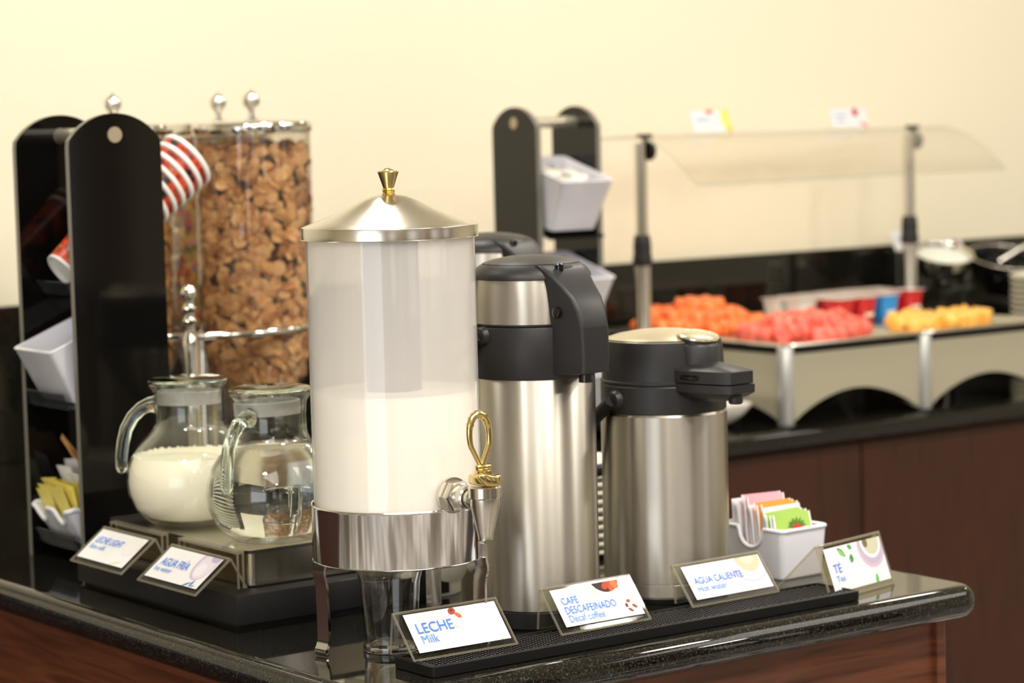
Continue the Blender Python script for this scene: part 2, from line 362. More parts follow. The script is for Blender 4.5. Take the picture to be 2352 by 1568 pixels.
# tap, pointing to the guest side (-Y)
tap = obj('tap', MB().tube([(0, -0.090, 0.181), (0, -0.146, 0.181)], 0.0078, 20), m_satin, disp, 40, loc=(0.0085, 0, 0))
b = MB()
T = Matrix.Translation((0, -0.0925, 0.181)) @ Matrix.Rotation(radians(90), 4, 'X')
b.lathe([(0, -0.001), (0.0195, -0.001), (0.0195, 0.0035), (0.0, 0.0035)], 32, T=T)
b.lathe([(0, 0.0035), (0.017, 0.0035), (0.0176, 0.006), (0.0176, 0.013), (0.0165, 0.016), (0.012, 0.018), (0.0, 0.018)], 6, T=T)
b.lathe([(0, 0.018), (0.0125, 0.018), (0.0135, 0.020), (0.0135, 0.032), (0.0120, 0.034), (0, 0.034)], 24, T=T)
b.lathe([(0, 0.036), (0.0105, 0.036), (0.0105, 0.041), (0, 0.041)], 24, T=T)
obj('hex_nut', b, m_satin, tap, 30)
b = MB(); b.lathe([(0, 0.1972), (0.0168, 0.1972), (0.0178, 0.196), (0.0178, 0.1855), (0.0170, 0.1845), (0.0158, 0.184), (0.0156, 0.176), (0.0092, 0.148), (0.0080, 0.1425), (0.0080, 0.140), (0.0064, 0.140), (0.0062, 0.148), (0, 0.150)], 48, cy=-0.153)
obj('valve_body', b, m_satin, tap, 30)
b = MB()
b.box(-0.0115, 0.0135, -0.167, -0.139, 0.1985, 0.2095); hb = mesh('h', b, m_brass, 35, bevel=0.0028, seg=3); obj('lever_block', hb, None, tap)
b = MB(); pts = []
for k in range(9):
    t = k/8; pts.append((-0.0165+0.014*t, -0.170+0.0, 0.2115-0.0135*abs(t-0.25)**1.0*1.0))
b.loft([[(-0.020, -0.172, 0.2125), (-0.019, -0.167, 0.2125), (-0.019, -0.165, 0.209), (-0.020, -0.171, 0.209)], [(-0.012, -0.174, 0.2125), (-0.011, -0.160, 0.2135), (-0.011, -0.160, 0.201), (-0.012, -0.175, 0.200)], [(0.006, -0.173, 0.208), (0.006, -0.160, 0.2095), (0.006, -0.160, 0.200), (0.006, -0.174, 0.1985)]])
obj('thumb_lip', mesh('l', b, m_brass, 50, bevel=0.0015), None, tap)
b = MB(); b.box(-0.0085, 0.0065, -0.159, -0.147, 0.2085, 0.2145); b.tube([(-0.010, -0.153, 0.2172), (0.008, -0.153, 0.2172)], 0.0034, 12); obj('lever_neck', mesh('n', b, m_brass, 35, bevel=0.001), None, tap)
b = MB(); pts = []; rad = []
for k in range(48):
    a = -pi/2+2*pi*k/48; ww = 0.0125*(1.0+0.18*sin(a)); t = (sin(a)+1)/2
    pts.append((-0.0035+ww*cos(a)*(0.45+0.55*min(1, t*2.6))-0.002*t, -0.153, 0.2195+0.0545*t)); rad.append(0.0026+0.0012*t+(0.0008 if (t > 0.80 and k % 2) else 0))
b.tube(pts, rad, 12, loop=True); obj('lever_ring', b, m_brass, tap, 60)

# ================================================================== AIRPOTS
def bail(px, z, arm, back, drop):
    """U handle hanging behind the pot from two ears"""
    pts = [(-px, 0, z)]
    for k in range(13):
        a = pi*k/12; pts.append((-px*cos(a), arm+back*sin(a), z-drop*(0.35+0.65*sin(a))))
    pts.append((px, 0, z)); return pts
def pot_tall(loc, label, spot):
    r = 0.0713
    t = thing('airpot', label, 'airpot', loc, radians(spot), group='airpots on the island')
    b = MB(); b.lathe([(0, 0.0), (r-0.002, 0.0), (r, 0.002), (r, 0.020), (r-0.002, 0.022), (0, 0.022)], 72); obj('base', b, m_blk, t, 40)
    b = MB(); b.lathe([(r-0.003, 0.0215), (r, 0.0222), (r, 0.2865), (r-0.003, 0.2890)], 96); obj('body', b, m_steel, t, 60)
    b = MB(); b.lathe([(0, 0.287), (r+0.0005, 0.287), (r+0.0015, 0.289), (r+0.0012, 0.3450), (r+0.0005, 0.3462), (r-0.002, 0.3470), (r-0.0005, 0.3478), (r-0.0005, 0.3496), (r-0.003, 0.3505), (0, 0.3505)], 96); collar = obj('collar', b, m_blk, t, 35)
    b = MB(); b.lathe([(0.0705, 0.3498), (0.0705, 0.354), (0.0700, 0.372), (0.0690, 0.388), (0.0672, 0.3998), (0, 0.3998)], 96); obj('shoulder', b, m_steel, t, 60)
    b = MB(); b.lathe([(0.0672, 0.3993), (0.0695, 0.4005), (0.0690, 0.4035), (0.0665, 0.4080), (0.0625, 0.4125), (0.0570, 0.4160), (0.0563, 0.4160), (0.0563, 0.4168), (0.0555, 0.4172), (0.0440, 0.4210), (0.026, 0.4242), (0.010, 0.4255), (0, 0.4256)], 96); obj('lid', b, m_blk, t, 25)
    # pump housing
    rings = []
    prof = [(0.2935, 0.0980, 0.0200), (0.296, 0.1150, 0.0200), (0.310, 0.1165, 0.0200), (0.3470, 0.1150, 0.0205), (0.3480, 0.1150, 0.0205), (0.365, 0.1095, 0.0215), (0.380, 0.1010, 0.0235), (0.393, 0.0870, 0.0260), (0.403, 0.0755, 0.0290), (0.410, 0.0655, 0.0310), (0.4155, 0.0560, 0.0330)]
    for z, R, w in prof:
        a = 0.0255+max(0, (z-0.35))*0.10; y0 = 0.045 if z < 0.38 else 0.045-(z-0.38)*0.55
        pts = [(-a, -y0), (-a, -min(R-0.012, 0.066-max(0, z-0.36)*0.35))]
        for q in range(5): an = radians(180+90*q/4); pts.append((-w+0.006+0.006*cos(an), -(R-0.006)+0.006*sin(an)))
        for q in range(5): an = radians(270+90*q/4); pts.append((w-0.006+0.006*cos(an), -(R-0.006)+0.006*sin(an)))
        pts += [(a, -min(R-0.012, 0.066-max(0, z-0.36)*0.35)), (a, -y0)]
        rings.append([(x, y, z) for x, y in pts])
    b = MB(); b.loft(rings); obj('pump_housing', b, m_blk, t, 40)
    b = MB(); b.lathe([(0, 0.004), (0.003, 0.0038), (0.0062, 0.0022), (0.0066, 0)], 20, T=Matrix.Translation((-0.0262, -0.078, 0.3635)) @ Matrix.Rotation(radians(-90), 4, 'Y')); obj('hinge_button', b, m_blk2, t)
    b = MB(); b.lathe([(0, 0.4178), (0.003, 0.4174), (0.0050, 0.4158), (0.0048, 0.405), (0, 0.405)], 20, cx=-0.009, cy=-0.063); obj('lock_button', b, m_blk2, t)
    b = MB(); b.lathe([(0, 0.2925), (0.007, 0.2925), (0.008, 0.284), (0.006, 0.2835), (0, 0.2835)], 20, cy=-0.094); obj('nozzle', b, m_blk2, t)
    for s in (-1, 1):
        b = MB(); b.lathe([(0, 0.006), (0.009, 0.005), (0.0115, 0.0), (0.012, -0.004), (0, -0.004)], 24, T=Matrix.Translation((s*(r+0.0012), 0.0, 0.336)) @ Matrix.Rotation(radians(90*s), 4, 'Y')); obj('handle_ear', b, m_blk, t)
    b = MB(); b.tube(bail(0.0768, 0.336, 0.03, 0.085, 0.06), 0.0055, 12, sx=1.3); obj('bail_handle', b, m_blk, t, 60)
    return t
pot_tall((1.7240, 2.3190, 0), 'tall steel airpot beside the milk dispenser, behind the decaf coffee sign', 2)
pot_tall((2.0430, 2.8430, 0), 'tall steel airpot half hidden behind the other two airpots', 4)
def pot_short(loc, rz, label):
    r = 0.0765; t = thing('airpot', label, 'airpot', loc, rz, group='airpots on the island')
    b = MB(); b.lathe([(0, 0), (r-0.006, 0), (r-0.004, 0.003), (r-0.003, 0.008), (0, 0.008)], 72); obj('base', b, m_blk, t)
    b = MB(); b.lathe([(r-0.005, 0.0065), (r-0.001, 0.0075), (r, 0.010), (r, 0.0240), (r-0.0008, 0.0246), (r-0.0008, 0.0252), (r, 0.0258), (r, 0.2250), (r-0.002, 0.2280), (r-0.004, 0.2285)], 96); obj('body', b, m_steel, t, 20)
    b = MB(); b.lathe([(0, 0.2270), (r-0.0025, 0.2270), (r-0.0005, 0.2290), (r-0.0003, 0.2600), (r-0.0015, 0.2615), (r-0.0015, 0.2625), (0, 0.2625)], 96); obj('collar', b, m_blk, t, 35)
    b = MB(); b.lathe([(0, 0.262), (r-0.0015, 0.262), (r-0.0002, 0.2635), (r-0.0002, 0.2655), (r-0.002, 0.2668), (r-0.0035, 0.300), (r-0.0065, 0.3150), (0, 0.3155)], 96); obj('head', b, m_blk, t, 30)
    b = MB(); b.lathe([(0, 0.3120), (r-0.0062, 0.3120), (r-0.0058, 0.3136), (r-0.009, 0.3155), (r-0.022, 0.3195), (r-0.045, 0.3235), (r-0.064, 0.3250), (0, 0.3255)], 96); obj('lid_plate', b, m_champ, t, 40)
    T = Matrix.Translation((0, -0.0635, 0.3170)) @ Matrix.Rotation(radians(11), 4, 'X') @ Matrix.Diagonal((1.0, 0.95, 1, 1))
    b = MB(); b.lathe([(0, 0.0), (0.024, 0.0), (0.0262, 0.0015), (0.0258, 0.0035), (0.0235, 0.0052), (0.0200, 0.0056), (0.0196, 0.0050), (0.0190, 0.0056), (0.0100, 0.0066), (0, 0.0068)], 48, T=T); obj('push_button', b, mat('pale_button_metal', (232, 226, 196), 0.2, metal=0.8), t, 30)
    b = MB(); b.lathe([(0, 0.276), (0.0265, 0.276), (0.0265, 0.3075), (0.0255, 0.309), (0.0240, 0.3110), (0.0240, 0.3160), (0, 0.3160)], 48, cy=-0.0620); b.box(-0.0265, 0.0265, -0.06, -0.02, 0.276, 0.310); obj('button_neck', b, m_blk, t, 35)
    # spout wedge
    def plan(a, w, R, z, y0=0.050): return [(-a*0.8, -0.03, z), (-a, -y0, z), (-w-0.008, -(R-0.028), z), (-w, -(R-0.004), z), (-w+0.004, -R, z), (w-0.004, -R, z), (w, -(R-0.004), z), (w+0.008, -(R-0.028), z), (a, -y0, z), (a*0.8, -0.03, z)]
    b = MB(); b.loft([plan(0.036, 0.0205, 0.1370, 0.2665, 0.062), plan(0.0385, 0.0215, 0.1385, 0.2670, 0.064), plan(0.0385, 0.0215, 0.1385, 0.2810, 0.064), plan(0.0375, 0.0205, 0.1375, 0.2822, 0.063), plan(0.024, 0.010, 0.090, 0.2900, 0.055)])
    obj('spout', b, m_blk, t, 30)
    b = MB(); b.loft([plan(0.022, 0.008, 0.108, 0.2440, 0.060), plan(0.034, 0.0170, 0.1330, 0.2510, 0.063), plan(0.0385, 0.0225, 0.1400, 0.2560, 0.064), plan(0.0385, 0.0225, 0.1405, 0.2655, 0.064)])
    obj('spout_underside', b, m_blk, t, 30)
    b = MB(); b.lathe([(0, 0.2585), (0.0085, 0.2585), (0.0085, 0.2440), (0.0070, 0.2425), (0, 0.2425)], 24, cy=-0.1270); obj('nozzle', b, m_blk, t)
    b = MB(); b.box(-0.003, 0.003, -0.013, 0.013, 0.2705, 0.2765, T=Matrix.Translation((-0.0342, -0.0850, 0)) @ Matrix.Rotation(radians(11), 4, 'Z')); obj('side_catch', mesh('c', b, m_blk2, 35, bevel=0.002), None, t)
    for s in (-1, 1):
        b = MB(); b.lathe([(0, 0.007), (0.010, 0.006), (0.013, 0.0), (0.013, -0.004), (0, -0.004)], 24, T=Matrix.Translation((s*(r-0.0005), 0.0, 0.2440)) @ Matrix.Rotation(radians(90*s), 4, 'Y')); obj('handle_ear', b, m_blk, t)
    b = MB(); b.tube(bail(0.0830, 0.2440, 0.05, 0.080, 0.105), 0.0075, 12, sx=1.3); obj('bail_handle', b, m_blk, t, 60)
    return t
pot_short((1.9298, 2.3330, 0), radians(2), 'short wide steel airpot with pale lid, behind the hot water sign')

# ================================================================== BAR MAT
mat_t = thing('bar_mat', 'long black rubber bar mat with studs along the island front edge', 'mat', (1.452, 2.142, 0), 0.0)
ML, MW = 0.618, 0.076
b = MB(); o_ = rrect(0, ML, 0, MW, 0.006); i_ = rrect(0.006, ML-0.006, 0.006, MW-0.006, 0.003); j_ = rrect(0.008, ML-0.008, 0.008, MW-0.008, 0.002)
b.loft([[(x, y, 0.001) for x, y in o_], [(x, y, 0.0115) for x, y in o_], [(x, y, 0.0125) for x, y in i_], [(x, y, 0.0065) for x, y in j_]])
obj('tray', b, m_rub, mat_t, 40)
b = MB(); nx, ny = 106, 11
for i in range(nx):
    for j in range(ny):
        x = 0.0115+i*0.00567; y = 0.0105+j*0.0055+(0.0027 if i % 2 else 0)
        if y > MW-0.010: continue
        o = len(b.v); s_ = 0.0017
        b.v += [(x-s_, y-s_, 0.0060), (x+s_, y-s_, 0.0060), (x+s_, y+s_, 0.0060), (x-s_, y+s_, 0.0060), (x-s_*.8, y-s_*.8, 0.0108), (x+s_*.8, y-s_*.8, 0.0108), (x+s_*.8, y+s_*.8, 0.0108), (x-s_*.8, y+s_*.8, 0.0108)]
        for f, mi in (((4, 5, 6, 7), 1), ((0, 1, 5, 4), 0), ((1, 2, 6, 5), 0), ((2, 3, 7, 6), 0), ((3, 0, 4, 7), 0)): b.f.append(tuple(k+o for k in f)); b.m.append(mi)
st = obj('studs', b, [m_rub, m_stud], mat_t, 0); st['kind'] = 'stuff'

# ================================================================== SIGNS
def clip(poly, u0, u1, v0, v1):
    for ax, lim, sg in ((0, u0, 1), (0, u1, -1), (1, v0, 1), (1, v1, -1)):
        out = []
        for i in range(len(poly)):
            a, c = poly[i-1], poly[i]; da = sg*(a[ax]-lim); dc = sg*(c[ax]-lim)
            if (da >= 0) != (dc >= 0):
                t = da/(da-dc); out.append((a[0]+(c[0]-a[0])*t, a[1]+(c[1]-a[1])*t))
            if dc >= 0: out.append(c)
        poly = out
        if len(poly) < 3: return []
    return poly
def ell(cx, cy, rx, ry, rot=0, n=40):
    return [(cx+rx*cos(t)*cos(rot)-ry*sin(t)*sin(rot), cy+rx*cos(t)*sin(rot)+ry*sin(t)*cos(rot)) for t in [2*pi*k/n for k in range(n)]]
def leaf(cx, cy, l, w, rot):
    n = 8; P = [(l*(k/n-0.5), w*sin(pi*k/n)) for k in range(n+1)]+[(l*(0.5-k/n), -w*sin(pi*k/n)) for k in range(1, n)]
    return [(cx+x*cos(rot)-y*sin(rot), cy+x*sin(rot)+y*cos(rot)) for x, y in P]
PR = {}
def pm(rgb):
    if rgb not in PR: PR[rgb] = mat('print_ink_%02d' % len(PR), rgb, 0.6)
    return PR[rgb]
def sign(name, label, loc, rz, w, dy, dz, back, texts, art, tall=False):
    """acrylic tent: print panel from (0,0,0) leaning up to the fold (0,dy,dz), rear leg to y=back"""
    t = thing('table_sign', label, 'sign', loc, rz, group='acrylic sign holders on the island')
    L = sqrt(dy*dy+dz*dz); ang = atan2(dz, dy)
    def bar(b, y0, z0, y1, z1, mi=1):   # narrow edge strips left and right + sheet
        d = Vector((0, y1-y0, z1-z0)).normalized(); n = Vector((0, -d.z, d.y))*0.0012
        for x0, x1, m_ in ((0.0, 0.0014, 1), (0.0014, w-0.0014, 0), (w-0.0014, w, 1)):
            vs = []
            for x in (x0, x1):
                for (y, z) in ((y0, z0), (y1, z1)):
                    for s in (-1, 1): vs.append((x, y+n.y*s, z+n.z*s))
            b.add(vs, [(0, 1, 3, 2), (4, 6, 7, 5), (0, 4, 5, 1), (2, 3, 7, 6), (0, 2, 6, 4), (1, 5, 7, 3)], m_)
    P = Matrix.Rotation(ang, 4, 'X')
    b = MB(); bar(b, 0, 0.0012, dy, dz); b.box(0.0, w, -0.0012, 0.0006, -0.0010, 0.0012, 1, T=Matrix.Translation((0, 0, 0.0012)))
    pan = obj('front_panel', b, [m_holder, m_holdedge], t, 0)
    b = MB(); b.tube([(0, dy+0.0005, dz), (w, dy+0.0005, dz)], 0.0019, 10); obj('fold', b, m_holdedge, t, 60)
    b = MB(); bar(b, dy+0.001, dz, back, -loc[2]+0.0012+(0.0405 if tall else 0) if False else (0.0012 if not tall else 0.0012)); obj('rear_panel', b, [m_holder, m_holdedge], t, 0)
    if tall:
        b = MB(); bar(b, dy+0.010, 0.0012, dy+0.010, tall-0.002); bar(b, dy+0.017, 0.0012, dy+0.017, tall-0.002)
        b.box(0, w, dy+0.0085, dy+0.0185, tall-0.003, tall, 1); obj('rear_slot', b, [m_holder, m_holdedge], t, 0)
    u0, u1, v0, v1 = 0.0095, w-0.0065, 0.0075, L-0.0045
    b = MB(); b.box(u0, u1, v0, v1, 0.0013, 0.0017, T=P @ Matrix.Translation((0, 0, 0.0017)))
    card = obj('card', b, m_card, t, 0)
    T0 = P @ Matrix.Translation((0, 0, 0.0035))
    for k, (poly, rgb) in enumerate(art):
        q = clip([(u0+u, v) for u, v in poly], u0, u1, v0, v1)
        if len(q) < 3: continue
        b = MB(); b.prism(q, 0.00002+k*0.00003, 0.00005+k*0.00003, T=T0); obj('printed_picture', b, pm(rgb), card, 0)
    for s, u, v, tw, th, mm in texts:
        b = text_mb(s, tw, th, 0.0001); TT = T0 @ Matrix.Translation((u0+u, v, 0.0009))
        b.v = [tuple(TT @ Vector(p)) for p in b.v]; obj('lettering', b, mm, card, 0)
    return t
sign('s', 'acrylic sign reading LECHE, Milk, on the mat corner before the milk dispenser', (1.4535, 2.180, 0.0115), radians(-1.2), 0.1345, 0.0400, 0.0450, 0.047,
     [('LECHE', 0.0085, 0.0300, 0.0465, 0.0125, m_blue), ('Milk', 0.0095, 0.0175, 0.0210, 0.0100, m_blue2)],
     [(ell(0.094, 0.036, 0.0245, 0.0225), (196, 190, 182)), (ell(0.094, 0.036, 0.0241, 0.0221), (226, 225, 224)), (ell(0.094, 0.036, 0.0190, 0.0175), (230, 227, 216)),
      (ell(0.0605, 0.0515, 0.0050, 0.0042, 0.5), (150, 62, 30)), (ell(0.0665, 0.0455, 0.0045, 0.0028, -0.8), (190, 96, 56)), (ell(0.0605, 0.0525, 0.0022, 0.0015, 0.5), (96, 34, 18)),
      (leaf(0.058, 0.035, 0.020, 0.0008, -0.9), (222, 208, 196)), (leaf(0.062, 0.030, 0.016, 0.0007, -0.6), (214, 200, 190)), (leaf(0.049, 0.046, 0.010, 0.0007, 0.3), (226, 214, 200)), (ell(0.107, 0.0085, 0.0022, 0.0009), (240, 214, 110))])
sign('s', 'acrylic sign reading CAFÉ DESCAFEINADO, Decaf coffee, before the tall airpot', (1.6500, 2.1800, 0.0115), radians(0.6), 0.1290, 0.0375, 0.0462, 0.0435,
     [('CAFÉ', 0.0080, 0.0345, 0.0235, 0.0110, m_blue), ('DESCAFEINADO', 0.0080, 0.0225, 0.0720, 0.0092, m_blue), ('Decaf coffee', 0.0085, 0.0120, 0.0500, 0.0090, m_blue2)],
     [(ell(0.078, 0.0600, 0.0230, 0.0215), (238, 222, 216)), (ell(0.078, 0.0605, 0.0200, 0.0190), (48, 26, 16)), (clip(ell(0.078, 0.0605, 0.0195, 0.0185), 0.080, 0.2, 0, 0.2), (206, 78, 34)), (ell(0.077, 0.0500, 0.0060, 0.0040, 0.6), (176, 58, 26)), (ell(0.0900, 0.0500, 0.0045, 0.0060, 0.4), (226, 110, 60)),
      (ell(0.098, 0.0265, 0.0030, 0.0022, 0.1), (150, 84, 66)), (ell(0.0935, 0.0215, 0.0028, 0.0020, 1.4), (96, 48, 38)), (ell(0.104, 0.0190, 0.0036, 0.0020, -0.7), (140, 70, 52)), (ell(0.0965, 0.0150, 0.0036, 0.0018, -0.7), (130, 62, 46)), (ell(0.051, 0.0510, 0.0014, 0.0020, 0.2), (246, 226, 160)), (ell(0.060, 0.0430, 0.0012, 0.0024, 0.2), (246, 226, 160))])
sign('s', 'acrylic sign reading AGUA CALIENTE, Hot water, before the short airpot', (1.8560, 2.1990, 0.0118), radians(1.6), 0.1385, 0.0355, 0.0440, 0.0300,
     [('AGUA CALIENTE', 0.0085, 0.0265, 0.0760, 0.0090, m_blue), ('Hot water', 0.0090, 0.0165, 0.0450, 0.0080, m_blue2)],
     [(ell(0.100, 0.044, 0.0300, 0.0270), (206, 188, 200)), (ell(0.100, 0.046, 0.0280, 0.0250), (206, 203, 214)), (ell(0.1010, 0.0480, 0.0225, 0.0215), (236, 235, 236)), (ell(0.1020, 0.0495, 0.0190, 0.0185), (190, 186, 156)), (ell(0.103, 0.0500, 0.0100, 0.0080), (204, 200, 178))])
sign('s', 'acrylic sign reading TÉ, Tea, standing right of the mat before the tea caddy', (2.0410, 2.1630, 0.0), radians(11.6), 0.1345, 0.0215, 0.0620, 0.0860,
     [('TÉ', 0.0085, 0.0300, 0.0160, 0.0135, m_blue), ('Tea', 0.0095, 0.0195, 0.0170, 0.0072, m_blue2)],
     [(ell(0.094, 0.052, 0.0270, 0.0265), (206, 178, 194)), (ell(0.095, 0.055, 0.0250, 0.0250), (182, 170, 192)), (ell(0.0955, 0.0580, 0.0205, 0.0205), (236, 235, 234)), (ell(0.0960, 0.0590, 0.0175, 0.0175), (196, 192, 166)), (ell(0.0850, 0.0575, 0.0050, 0.0060), (118, 100, 70)),
      (leaf(0.0330, 0.0530, 0.0190, 0.0036, -0.75), (76, 150, 66)), (leaf(0.0330, 0.0520, 0.0150, 0.0014, -0.75), (150, 206, 110)), (leaf(0.0520, 0.0570, 0.0100, 0.0030, -0.5), (86, 156, 72)), (leaf(0.0500, 0.0430, 0.0120, 0.0040, 1.35), (70, 138, 66)), (leaf(0.0900, 0.0110, 0.0160, 0.0030, 1.4), (98, 176, 84))])
HT = 0.0395
sign('s', 'acrylic sign reading LECHE LIGHT, Skim milk, hooked at the black box left end', (1.3835, 2.842, HT+0.005), -pi/2, 0.1355, 0.0475, 0.0370, 0.0660,
     [('LECHE LIGHT', 0.0100, 0.0340, 0.0680, 0.0100, m_blue), ('Skim milk', 0.0080, 0.0240, 0.0400, 0.0070, m_blue2)],
     [(ell(0.100, 0.040, 0.0170, 0.0150), (200, 197, 190)), (ell(0.100, 0.040, 0.0166, 0.0146), (227, 226, 222)), (leaf(0.095, 0.0115, 0.026, 0.0012, 0.35), (232, 204, 140))], tall=0.0440)
sign('s', 'acrylic sign reading AGUA FRÍA, Ice water, on the black box corner', (1.3835, 2.6645, HT+0.004), -pi/2, 0.1410, 0.0475, 0.0370, 0.0680,
     [('AGUA FRÍA', 0.0105, 0.0275, 0.0640, 0.0150, m_blue), ('Ice water', 0.0085, 0.0185, 0.0400, 0.0070, m_blue2)],
     [(ell(0.1020, 0.0420, 0.0210, 0.0240), (196, 184, 204)), (ell(0.1040, 0.0410, 0.0175, 0.0205), (218, 210, 222)), (ell(0.100, 0.034, 0.010, 0.010), (226, 222, 228)), (ell(0.113, 0.054, 0.010, 0.006), (184, 170, 196)), (leaf(0.098, 0.0105, 0.018, 0.0016, 0.5), (80, 120, 170)), (leaf(0.108, 0.0135, 0.012, 0.0016, 1.2), (50, 100, 150)), (leaf(0.112, 0.0100, 0.012, 0.0012, 0.2), (120, 160, 200))], tall=0.0450)

# ================================================================== TEA CADDY
tc = thing('tea_caddy', 'white rectangular plastic caddy full of tea bags beside the tea sign', 'caddy', (2.083, 2.294, 0), radians(1.5))
CW, CL, CH = 0.0800, 0.1120, 0.0620
def caddy_mesh():
    b = MB(); per = rrect(0, CW, 0, CL, 0.007, 4); P = []
    for i in range(len(per)):
        a = Vector(per[i]); c = Vector(per[(i+1) % len(per)]); k = max(1, int((c-a).length/0.002))
        for q in range(k): P.append(a+(c-a)*q/k)
    def zt(p):
        d = abs(p.y-CL/2)
        if (p.x < 0.003 or p.x > CW-0.003) and d < 0.0225: return CH-0.002-sqrt(max(0, 0.0225**2-d*d))
        return CH
    sc = lambda p, e, z: (CW/2+(p.x-CW/2)*(1-2*e/CW), CL/2+(p.y-CL/2)*(1-2*e/CL), z)
    b.loft([[sc(p, 0.0055, 0.0) for p in P], [sc(p, 0.0045, 0.001) for p in P], [sc(p, 0.004, 0.003) for p in P], [sc(p, 0.0, zt(p)) for p in P], [sc(p, 0.0026, zt(p)) for p in P], [sc(p, 0.0066, 0.004) for p in P]])
    b.tube([sc(p, 0.0005, zt(p)) for p in P], 0.0027, 8, loop=True); return mesh('caddy_body', b, m_white, 40)
cad = obj('caddy_body', caddy_mesh(), None, tc)
def packet_mesh(w, h, t, name, mats, wave=0.0):
    b = MB(); nu, nv = 8, 7; vs = []; US = (0, .04, .1, .3, .5, .7, .9, .96, 1)
    for s in (1, -1):
        for j in range(nv+1):
            for i in range(nu+1):
                u, v = US[i], j/nv; th = t/2*(min(1, 4*u*(1-u)*1.6))*(min(1, max(0, (v*(1-v))*7-0.45)))+0.0002
                z = v*h; y = s*th+wave*sin(v*pi*1.6+u*2)*0.3; vs.append((u*w-w/2, y, z))
    n = (nu+1)*(nv+1); fs = []; ms = []
    for s in (0, 1):
        for j in range(nv):
            for i in range(nu):
                a = s*n+j*(nu+1)+i; q = (a, a+1, a+nu+2, a+nu+1); fs.append(q if s else q[::-1]); ms.append(1 if i in (0, nu-1) and len(mats) > 1 else 0)
    bd = [i for i in range(nu+1)]+[j*(nu+1)+nu for j in range(1, nv+1)]+[nv*(nu+1)+i for i in range(nu-1, -1, -1)]+[j*(nu+1) for j in range(nv-1, 0, -1)]
    for k in range(len(bd)): a, c = bd[k], bd[(k+1) % len(bd)]; fs.append((a, c, c+n, a+n)); ms.append(len(mats)-1)
    b.v = vs; b.f = fs; b.m = ms; return mesh(name, b, mats, 50)
m_pw = mat('packet_white', (240, 240, 244), 0.45); m_pg = mat('packet_green', (168, 204, 96), 0.4); m_po = mat('packet_orange', (246, 160, 60), 0.4)
m_pp = mat('packet_pink', (244, 176, 188), 0.4); m_py = mat('packet_yellow', (246, 230, 122), 0.45); m_pbr = mat('packet_kraft', (204, 150, 84), 0.55)
pk = {k: packet_mesh(0.066, 0.074, 0.005, 'tea_packet', [m, m_pw], 0.004) for k, m in (('w', m_pw), ('g', m_pg), ('o', m_po), ('p', m_pp))}
order = 'ggggwooowwpppwwww'
names = {'g': 'green tea bag packet standing in the white caddy', 'o': 'orange tea bag packet standing in the white caddy', 'p': 'pink tea bag packet standing in the white caddy', 'w': 'plain white tea bag packet standing in the white caddy'}
lift = {'g': 0.0, 'o': 0.008, 'p': 0.013, 'w': 0.004}
for k, c in enumerate(order):
    o = obj('tea_packet', pk[c], None); y = 0.0115+k*0.0050
    o.matrix_world = Matrix.Translation((2.083, 2.294, 0.0062)) @ Matrix.Rotation(radians(1.5), 4, 'Z') @ Matrix.Translation((CW/2+random.uniform(-.0015, .0015), y, 0.008*(k/17.)+lift[c]+random.uniform(0, .002))) @ Matrix.Rotation(radians(random.uniform(-2, 2)), 4, 'Y') @ Matrix.Rotation(radians(-9+random.uniform(-1.5, 1.5)), 4, 'X')
    lab = names[c]
    if k == 0:
        lab = 'green tea bag packet with a strawberry picture, nearest in the white caddy'
        q = mesh('pic', MB().prism(ell(0.004, 0.040, 0.0115, 0.0125, 0, 24), -0.0002, 0.0002, T=Matrix.Translation((0, -0.0041, 0.008)) @ Matrix.Rotation(radians(90), 4, 'X')), pm((226, 52, 40)), 0); obj('printed_picture', q, None, o)
        for a in range(7):
            lf = leaf(0.004+0.010*cos(pi*a/6), 0.0500+0.006*sin(pi*a/6), 0.010, 0.0016, pi*a/6)
            obj('printed_picture', mesh('lf', MB().prism(lf, -0.0002, 0.0003, T=Matrix.Translation((0, -0.0042, 0.008)) @ Matrix.Rotation(radians(90), 4, 'X')), pm((90, 130, 52)), 0), None, o)
    tag(o, lab, 'tea bag', 'tea bag packets in the caddy')

# ================================================================== BLACK BOX, STEEL TRAY, JUGS
bb = thing('riser_box', 'low black wooden riser box under the steel tray and the glass jugs', 'riser', (1.4290, 2.5090, 0))
b = MB(); b.box(0, 0.300, 0, 0.4080, 0.004, 0.0395); obj('box', b, m_mattblk, bb, 30, bevel=0.0015)
b = MB(); b.box(0.006, 0.294, 0.006, 0.402, 0.0, 0.0045); obj('felt_base', b, m_dark, bb, 0)
tr = thing('steel_tray', 'shallow stainless steel tray holding both jugs on the black box', 'tray', (1.4620, 2.5370, 0.0395))
b = MB()
def trr(i, z, r=0.010): return [(x, y, z) for x, y in rrect(i, 0.245-i, i, 0.345-i, r, 4)]
b.loft([trr(0.006, 0.0), trr(0.003, 0.003), trr(0.002, 0.041), trr(0.0, 0.0435), trr(-0.003, 0.0445), trr(-0.004, 0.0462), trr(0.004, 0.0465)]); obj('pan', b, m_satin, tr, 30)
